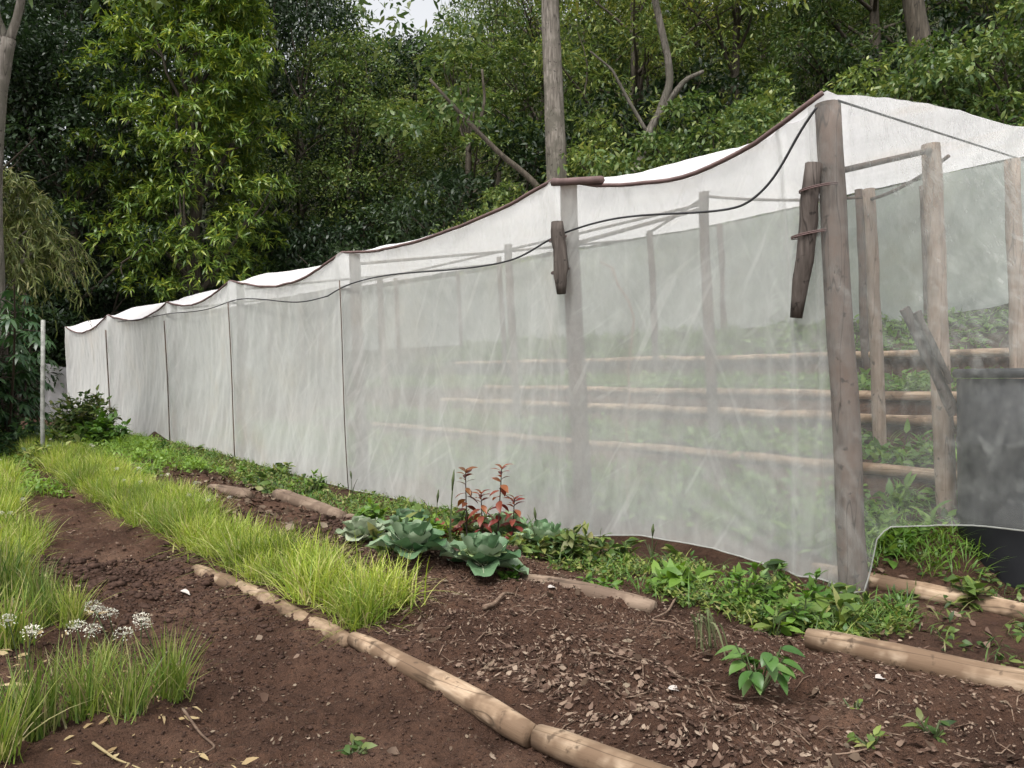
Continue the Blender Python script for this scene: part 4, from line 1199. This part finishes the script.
# ------------------------------------------------------------------ chives
def chive_mesh(name, seed, n, H, lean_, mat, spread=.06, dry=0):
    rs = np.random.default_rng(seed); m_ = MB(); k = 6
    t = np.linspace(0, 1, k)[None, :, None]
    an = rs.uniform(0, 6.28, n); el = np.abs(rs.normal(.36, .26, n)) * (1 if spread > .05 else .72); l_ = H * rs.uniform(.6, 1.12, n)
    b = np.stack([rs.normal(0, spread, n), rs.normal(0, spread, n), np.full(n, -.02)], -1)[:, None]
    dr = np.stack([np.cos(an), np.sin(an)], -1)
    out_ = np.concatenate([dr * np.sin(el)[:, None], np.cos(el)[:, None]], 1)[:, None]
    bendv = np.concatenate([dr * .55, -np.full((n, 1), .55)], 1)[:, None]
    sag_ = (lean_ * rs.uniform(.2, 1.4, n) * (.4 + el))[:, None, None]
    pts = b + out_ * l_[:, None, None] * t + bendv * l_[:, None, None] * sag_ * t ** 2.3
    pts[..., 2] = np.maximum(pts[..., 2], .004)
    tw = an + rs.normal(0, .9, n) + 1.57
    sd = np.stack([np.cos(tw), np.sin(tw), 0 * tw], -1)[:, None] * ((.0036 if spread > .05 else .0031) * rs.uniform(.6, 1.5, n))[:, None, None] * (1.05 - t ** 2.5)
    Pl = pts - sd; Pr = pts + sd
    V = np.stack([Pl, Pr], 2).reshape(-1, 3)
    i = (np.arange(n)[:, None] * k + np.arange(k - 1)[None]).ravel() * 2
    m_.add(V, np.stack([i, i + 1, i + 3, i + 2], -1))
    return m_.mesh(name, mat, True)


hedge_v = [chive_mesh('chive_clump', 100 + i, 270, .40, .75, M['chive'], .075) for i in range(4)]
bed_v = [chive_mesh('chive_clump', 120 + i, 150, .43, .35, M['chive_dark'], .04) for i in range(4)]
bed_lo = [chive_mesh('chive_clump', 140 + i, 130, .40, .6, M['chive'], .06) for i in range(3)]
HG = 'chive clumps of the long row behind the log edging'
n = 0
for a in np.arange(1.42, 12.2, .27):
    for r_, b in enumerate((-2.80, -2.58)):
        if a > 9 and r_ == 0 and n % 2: pass
        aa_ = a + rng.normal(0, .05) + r_ * .1; bb_ = b + rng.normal(0, .04) + .03 * (a > 6)
        p = W(aa_, bb_); z = float(gz(p[0], p[1]))
        o = link('chive_clump', hedge_v[n % 4], None, (p[0], p[1], z), rng.uniform(0, 6.28), rng.uniform(.66, 1.04))
        tag(o, 'chive clump packed into the long yellow-green row behind the weathered log', 'chives', HG); n += 1
# extra width of the row toward the far end
for a in np.arange(5.2, 12, .3):
    p = W(a + rng.normal(0, .06), -2.34 + rng.normal(0, .05)); z = float(gz(p[0], p[1]))
    o = link('chive_clump', hedge_v[n % 4], None, (p[0], p[1], z), rng.uniform(0, 6.28), rng.uniform(.75, 1))
    tag(o, 'chive clump packed into the long yellow-green row behind the weathered log', 'chives', HG); n += 1
for i, (px, py, s, lab) in enumerate([(84, 722, 1.0, 'full fresh chive clump second from the picture corner in the nearest bed'), (128, 724, .9, 'narrow chive clump between two fuller ones in the nearest bed'),
                                      (170, 704, 1.0, 'chive clump at the path side of the nearest bed'), (34, 735, 1.1, 'tall chive clump close to the picture corner in the nearest bed'),
                                      (70, 628, .85, 'chive clump standing apart behind the white flower heads'), (8, 650, 1.15, 'large chive clump cut by the picture edge beyond the white flowers'),
                                      (104, 668, .55, 'small chive tuft among the white flower heads'), (-8, 762, 1.05, 'chive clump cut off by the picture corner')]):
    x, y, _ = gpx(px, py)
    o = link('chive_clump', bed_v[i % 4], None, (x, y, float(gz(x, y))), i * 1.3, s * .86); tag(o, lab, 'chives')
def bed_edge(a): return np.interp(a, [1, 3, 5, 7, 9, 12], [-4.05, -4.05, -3.85, -3.6, -3.4, -3.2])


for a in np.arange(2.9, 10.0, .30):
    for k_ in range(5):
        b = float(bed_edge(a)) - .12 - .32 * k_
        if rng.uniform() < .14 and a < 4.5: continue
        p = W(a + rng.normal(0, .1), b + rng.normal(0, .07)); z = float(gz(p[0], p[1]))
        if (p[0] / p[1]) * F + 512 < -40: continue
        o = link('chive_clump', (bed_lo if a > 4 else bed_v)[n % 3], None, (p[0], p[1], z), rng.uniform(0, 6.28), rng.uniform(.8, 1.15))
        tag(o, 'chive clump in the lush bed along the picture edge', 'chives', 'chive clumps of the far half of the edge bed'); n += 1


def flower(label, px, py, H, seed, group=None, s=1.0):
    rs = np.random.default_rng(seed); x, y, _ = gpx(px, py)
    r = thing('chive_flower', label, 'flower', (x, y, float(gz(x, y))), rs.uniform(0, 6), group, s)
    st = MB(); tip = np.array([rs.normal(0, .05), rs.normal(0, .05), H]); tube(st, span((0, 0, 0), tip, 6, -.01), .003, 5)
    link('stalk', st.mesh('stalk', M['stem'], True), r)
    fl = MB(); m_ = 30
    d_ = dome_dirs(m_, rs, -.1); c = tip + d_ * np.array([.024, .024, .014]) * rs.uniform(.5, 1.15, (m_, 1))
    rosettes(fl, c, d_, 4, .008, .0045, rs, .1, .0)
    for k in range(m_): tube(fl, [tip, c[k]], .0009, 3, False)
    link('flower_head', fl.mesh('flower_head', M['flower']), r)
    return r


f0 = None
for i, (px, py, H, lab) in enumerate([(18, 665, .22, 'white chive flower nearest the picture edge, uppermost of the pair'), (24, 690, .22, 'white chive flower just below the one at the picture edge'), (82, 650, .20, 'white chive flower on the edge side of the loose cluster'),
                                      (112, 648, .22, 'topmost white chive flower of the loose cluster'), (108, 664, .20, 'white chive flower in the middle of the loose cluster'), (118, 684, .22, 'large white chive flower lowest in the loose cluster'),
                                      (84, 684, .22, 'white chive flower low at the edge side of the cluster'), (140, 652, .17, 'white chive flower leaning toward the path, upper one'), (155, 658, .18, 'white chive flower farthest out over the path'), (116, 655, .24, 'twin white flower beside the topmost of the cluster')]):
    f0 = flower(lab, px, py, H, 60 + i)
for i in range(46):
    a = rng.uniform(4.2, 11.5); b = float(bed_edge(a)) - rng.uniform(.0, 1.2) if i < 32 else rng.uniform(-2.8, -2.3)
    p = W(a, b); c = copy_tree(f0); c.location = (p[0], p[1], float(gz(p[0], p[1])) + .20); c.rotation_euler.z = rng.uniform(0, 6.28); sc_ = rng.uniform(.4, .75); c.scale = (sc_, sc_, sc_)
    if i < 32: tag(c, 'small white flower head dotted among the edge bed chives', 'flower', 'white flowers over the edge bed')
    else: tag(c, 'pale flower head dotted along the long chive row', 'flower', 'pale flowers over the long chive row')

# ------------------------------------------------------------------ stuff: ground cover, litter, clods
def cover(name, label, pts, per, R_, H, L, Wd, mat, seed, blades=0):
    rs = np.random.default_rng(seed); m_ = MB(); n = len(pts)
    d_ = dome_dirs(n * per, rs, .05); c = np.repeat(pts, per, 0) + d_ * np.array([R_, R_, H]) * rs.uniform(.25, 1, (n * per, 1))
    ax = nz(d_ * .5 + rs.normal(0, .7, d_.shape) * np.array([1, 1, .5]))
    leaves(m_, c, ax, nz(np.array([[0, 0, 1.0]]) + .45 * rs.normal(0, 1, d_.shape)), L * rs.uniform(.5, 1.3, n * per), Wd * rs.uniform(.6, 1.3, n * per), .25)
    if blades:
        nb = n * blades; b = np.repeat(pts, blades, 0) + rs.normal(0, R_ * .6, (nb, 3)) * np.array([1, 1, 0])
        a_ = rs.uniform(0, 6.28, nb); dr = np.stack([np.cos(a_), np.sin(a_), rs.uniform(.6, 2, nb)], -1)
        leaves(m_, b, dr, nz(np.stack([np.cos(a_), np.sin(a_), 0 * a_], -1) * -1 + np.array([0, 0, .3])), H * rs.uniform(.8, 2.2, nb), .008, .35, .2)
    return tag(obj(name, m_, mat), label, None, None, 'stuff')


def spread_pts(n, a0, a1, b0, b1, seed, pw=1.0):
    rs = np.random.default_rng(seed)
    a = a0 + (a1 - a0) * rs.uniform(0, 1, n) ** pw; b = rs.uniform(b0, b1, n)
    p = W(a, b); p[:, 2] = gz(p[:, 0], p[:, 1])
    return p


wp_ = spread_pts(2300, -.5, 14, -1.02, -.16, 1, 1.3)
wp_ = wp_[vnoise(wp_[:, 0] * 2.6, wp_[:, 1] * 2.6, 77) + .6 * vnoise(wp_[:, 0] * 7, wp_[:, 1] * 7, 78) > -.25]
cover('weed_cover', 'low tangled green weeds along the foot of the netting', wp_[::2], 18, .09, .085, .042, .020, M['weed'], 2, 3)
cover('weed_cover', 'thin blades and pale creeping weeds along the foot of the netting', wp_[1::4], 6, .09, .10, .05, .022, M['bright'], 12, 4)
cover('weed_cover', 'scattered low weeds around the tank and beyond the corner post', spread_pts(140, -2.2, .2, -.7, 2.2, 5), 9, .09, .08, .06, .026, M['weed'], 3, 5)
cover('ground_cover', 'leafy green crop covering the terraces inside the net house', np.concatenate([spread_pts(700, .0, 14, .5, 1.85, 6, 1.2), spread_pts(420, .2, 12, 2.1, 2.9, 7), spread_pts(700, .6, 14, 3.75, 5.4, 8), spread_pts(600, 1.2, 14, 5.6, 7.4, 9)]), 10, .14, .14, .12, .05, M['bright'], 4, 4)
cover('weed_cover', 'mixed yellowing weeds in the far end of the beds', np.concatenate([spread_pts(420, 8, 15, -5.4, -3.0, 11), spread_pts(260, 8.5, 16, -2.3, -1.0, 12), spread_pts(300, 11.5, 17, -3.2, -.3, 13)]), 14, .13, .16, .08, .035, M['bright'], 5, 8)

gr = spread_pts(44, -.45, .4, .45, 1.4, 44)
cover('grass', 'long green grass blades under the lifted front netting', gr, 3, .12, .12, .08, .02, M['bright'], 8, 14)


def flakes(name, label, n, region, L, Wd, mat, seed, lift=.006):
    rs = np.random.default_rng(seed)
    a0, a1, b0, b1, pw = region
    p = spread_pts(n, a0, a1, b0, b1, seed, pw); p[:, 2] += lift + rs.uniform(0, .012, n)
    m_ = MB(); an = rs.uniform(0, 6.28, n)
    ax = np.stack([np.cos(an), np.sin(an), rs.normal(0, .3, n)], -1)
    l_ = L * rs.uniform(.35, 1.5, n)
    leaves(m_, p, ax, nz(np.array([[0, 0, 1.0]]) + .5 * rs.normal(0, 1, (n, 3))), l_, l_ * Wd / L * rs.uniform(.35, 2.0, n), rs.uniform(-.45, .45, n)[:, None], .25)
    return tag(obj(name, m_, mat), label, None, None, 'stuff')


flakes('leaf_litter', 'fine chopped mulch strewn over the near bed', 22000, (-3.2, 3.4, -2.85, -1.1, 1.0), .017, .006, M['litter'], 21)
flakes('leaf_litter', 'larger dry leaves lying on the near bed', 900, (-3.2, 3.4, -2.85, -1.1, 1.0), .045, .017, M['litter'], 26)
flakes('leaf_litter', 'pale dry leaf drift at the log side of the near bed', 3200, (-2.6, .6, -2.8, -2.1, 1.0), .03, .012, M['litter'], 28)
flakes('leaf_litter', 'dead leaf scraps under the long chive row and beyond', 1700, (3.0, 9.5, -2.2, -1.0, 1.0), .06, .03, M['litter'], 22)
flakes('leaf_litter', 'thin scatter of leaf scraps on the dirt path', 5000, (-2.0, 8, -3.95, -2.95, 1.1), .015, .006, M['litter'], 23)
flakes('leaf_litter', 'few larger dry leaves on the dirt path', 160, (-2.0, 8, -3.95, -2.95, 1.1), .045, .02, M['litter'], 27)
flakes('leaf_litter', 'leaf scraps between the nearest chive clumps', 700, (0.0, 4, -5.0, -3.9, 1.0), .05, .010, M['straw'], 24)
flakes('leaf_litter', 'dry leaves on the ground round the tank', 500, (-2.4, .4, -.9, 2.0, 1.0), .05, .022, M['litter'], 25)


def clods(name, label, n, region, r_, mat, seed):
    rs = np.random.default_rng(seed); a0, a1, b0, b1 = region
    p = spread_pts(n, a0, a1, b0, b1, seed); R__ = r_ * rs.uniform(.2, 1, n) ** 3 + .003
    base = np.array([(1, 0, 0), (0, 1, 0), (-1, 0, 0), (0, -1, 0), (0, 0, 1), (0, 0, -1), (.6, .6, .6), (-.6, .6, .6), (-.6, -.6, .6), (.6, -.6, .6)], float)
    tri = np.array([(0, 6, 4), (6, 1, 4), (1, 7, 4), (7, 2, 4), (2, 8, 4), (8, 3, 4), (3, 9, 4), (9, 0, 4), (0, 1, 6), (1, 2, 7), (2, 3, 8), (3, 0, 9), (1, 0, 5), (2, 1, 5), (3, 2, 5), (0, 3, 5)])
    V = p[:, None] + base[None] * R__[:, None, None] * rs.uniform(.7, 1.25, (n, 10, 1)) * np.array([1.2, 1, .7])
    T_ = (np.arange(n)[:, None, None] * 10 + tri[None]).reshape(-1, 3)
    m_ = MB(); m_.add(V.reshape(-1, 3), None, T_)
    return tag(obj(name, m_, mat), label, None, None, 'stuff')


clods('soil_crumbs', 'dark crumbs of dug soil over the beds and path', 24000, (-3.2, 4.5, -4.6, -1.1), .017, M['clod'], 31)

clods('soil_lumps', 'larger lumps of dug soil on the bed and the path', 900, (-3.2, 4.5, -3.95, -1.1), .05, M['clod'], 35)

# small twigs, again uncountable, plus a few that stand out
rs = np.random.default_rng(9); mb = MB()
for p in spread_pts(420, -3.0, 3.6, -2.85, -1.12, 33):
    an = rs.uniform(0, 6.28); l_ = rs.uniform(.03, .17); q = p + np.array([math.cos(an) * l_, math.sin(an) * l_, 0]); q[2] = gz(q[0], q[1])
    m3 = (p + q) / 2 + rs.normal(0, .012, 3); m3[2] = max(m3[2], gz(m3[0], m3[1])) + .008
    tube(mb, [p + [0, 0, .006], m3, q + [0, 0, .008]], rs.uniform(.0012, .0035), 5, True)
tag(obj('twig_litter', mb, M['twig']), 'thin dry twigs lying through the mulch', None, None, 'stuff')


def branch(label, pix, r_, mat='twig', name='fallen_branch'):
    m_ = MB(); P_ = []
    for px, py in pix:
        x, y, _ = gpx(px, py); P_.append((x, y, float(gz(x, y)) + r_ + .012))
    P_ = np.array(P_); k = len(P_); t = np.linspace(0, 1, k); tt = np.linspace(0, 1, k * 4)
    pp = np.stack([np.interp(tt, t, P_[:, i]) for i in range(3)], -1); pp[1:-1] = (pp[:-2] + 2 * pp[1:-1] + pp[2:]) / 4
    tube(m_, pp, np.linspace(r_, r_ * .45, len(pp)), 7, True, .1, k)
    tag(obj(name, m_, M[mat], origin=P_[0], smooth=True), label, 'branch')


branch('pale crooked root-like branch looping at the weed edge', [(720, 590), (700, 594), (676, 600), (668, 612), (650, 628), (672, 630), (692, 632)], .009)
branch('short chunky broken stick by the nearest cabbage', [(484, 618), (494, 612), (504, 604), (514, 598)], .016)
branch('thin pale twig trailing off the corner chive clump', [(182, 718), (200, 732), (216, 744), (196, 756), (184, 766)], .006)
branch('dead chive straw lying across the bottom edge', [(92, 748), (114, 756), (140, 768)], .006, 'straw')
branch('stick pointing out of the heap below the green cabbage', [(402, 620), (420, 610), (440, 604)], .007)
branch('dry stick in the mulch above the log joint', [(490, 678), (506, 668), (525, 658)], .007)
branch('dry stick beside the fresh-cut soil near the wilted plant', [(590, 662), (612, 664), (640, 668)], .006)
branch('pale root lying along the heap beside the cabbage', [(416, 572), (430, 569), (445, 567)], .012)

for i, (px, py, lab) in enumerate([(180, 595, 'white scrap of leaf lying alone on the dirt path'), (668, 694, 'pale curled dead leaf in the mulch near the wilted plant'), (876, 680, 'pale dead leaf on bare soil below the thick log'),
                                   (548, 596, 'pale leaf scrap on the heap by the buried log')]):
    x, y, _ = gpx(px, py); m_ = MB(); z = float(gz(x, y)) + .018
    big_leaf(m_, np.array([x, y, z]), np.array([1, .35 * i - .4, .12]), np.array([.1, -.2, 1.0]), .085, .04, .5, .3, .03, 7, 'ovate', 3 + i)
    tag(obj('dead_leaf', m_, M['pebble'], origin=(x, y, z), smooth=True), lab, 'leaf')

# ------------------------------------------------------------------ camera, sky, sun
cam = bpy.data.cameras.new('camera'); co = bpy.data.objects.new('camera', cam); COL.objects.link(co)
co.location = (0, 0, CAM_H); co.rotation_euler = (R(90) - math.atan(4 / F), 0, 0)
cam.lens = F / 1024 * 36; cam.sensor_width = 36; cam.clip_end = 600; cam.clip_start = .05
SC.camera = co

EL, AZ = R(62), R(205)      # sun high, behind the camera and to its left
sd = Vector((math.sin(AZ) * math.cos(EL), math.cos(AZ) * math.cos(EL), math.sin(EL)))
w = bpy.data.worlds.new('World'); SC.world = w; w.use_nodes = True
nt = w.node_tree; bg = nt.nodes['Background']
sky = nt.nodes.new('ShaderNodeTexSky'); sky.sky_type = 'NISHITA'; sky.sun_disc = False
sky.sun_elevation = EL; sky.sun_rotation = AZ; sky.dust_density = 4; sky.air_density = 1.0
hs = nt.nodes.new('ShaderNodeHueSaturation'); hs.inputs['Saturation'].default_value = .12; hs.inputs['Value'].default_value = 1.1
nt.links.new(sky.outputs[0], hs.inputs['Color']); nt.links.new(hs.outputs[0], bg.inputs[0]); bg.inputs[1].default_value = .15
sl = bpy.data.lights.new('sun', 'SUN'); so = bpy.data.objects.new('sun', sl); COL.objects.link(so)
sl.energy = 1.5; sl.angle = R(14); sl.color = (1, .96, .9)
so.rotation_euler = sd.to_track_quat('Z', 'Y').to_euler()

SC.view_settings.view_transform = 'Standard'; SC.view_settings.look = 'None'; SC.view_settings.gamma = 1
SC.view_settings.exposure = 0.85
cy = SC.cycles
cy.max_bounces = 7; cy.diffuse_bounces = 3; cy.glossy_bounces = 2; cy.transmission_bounces = 4; cy.transparent_max_bounces = 14
cy.use_denoising = True; cy.caustics_reflective = False; cy.caustics_refractive = False
cy.sample_clamp_indirect = 6
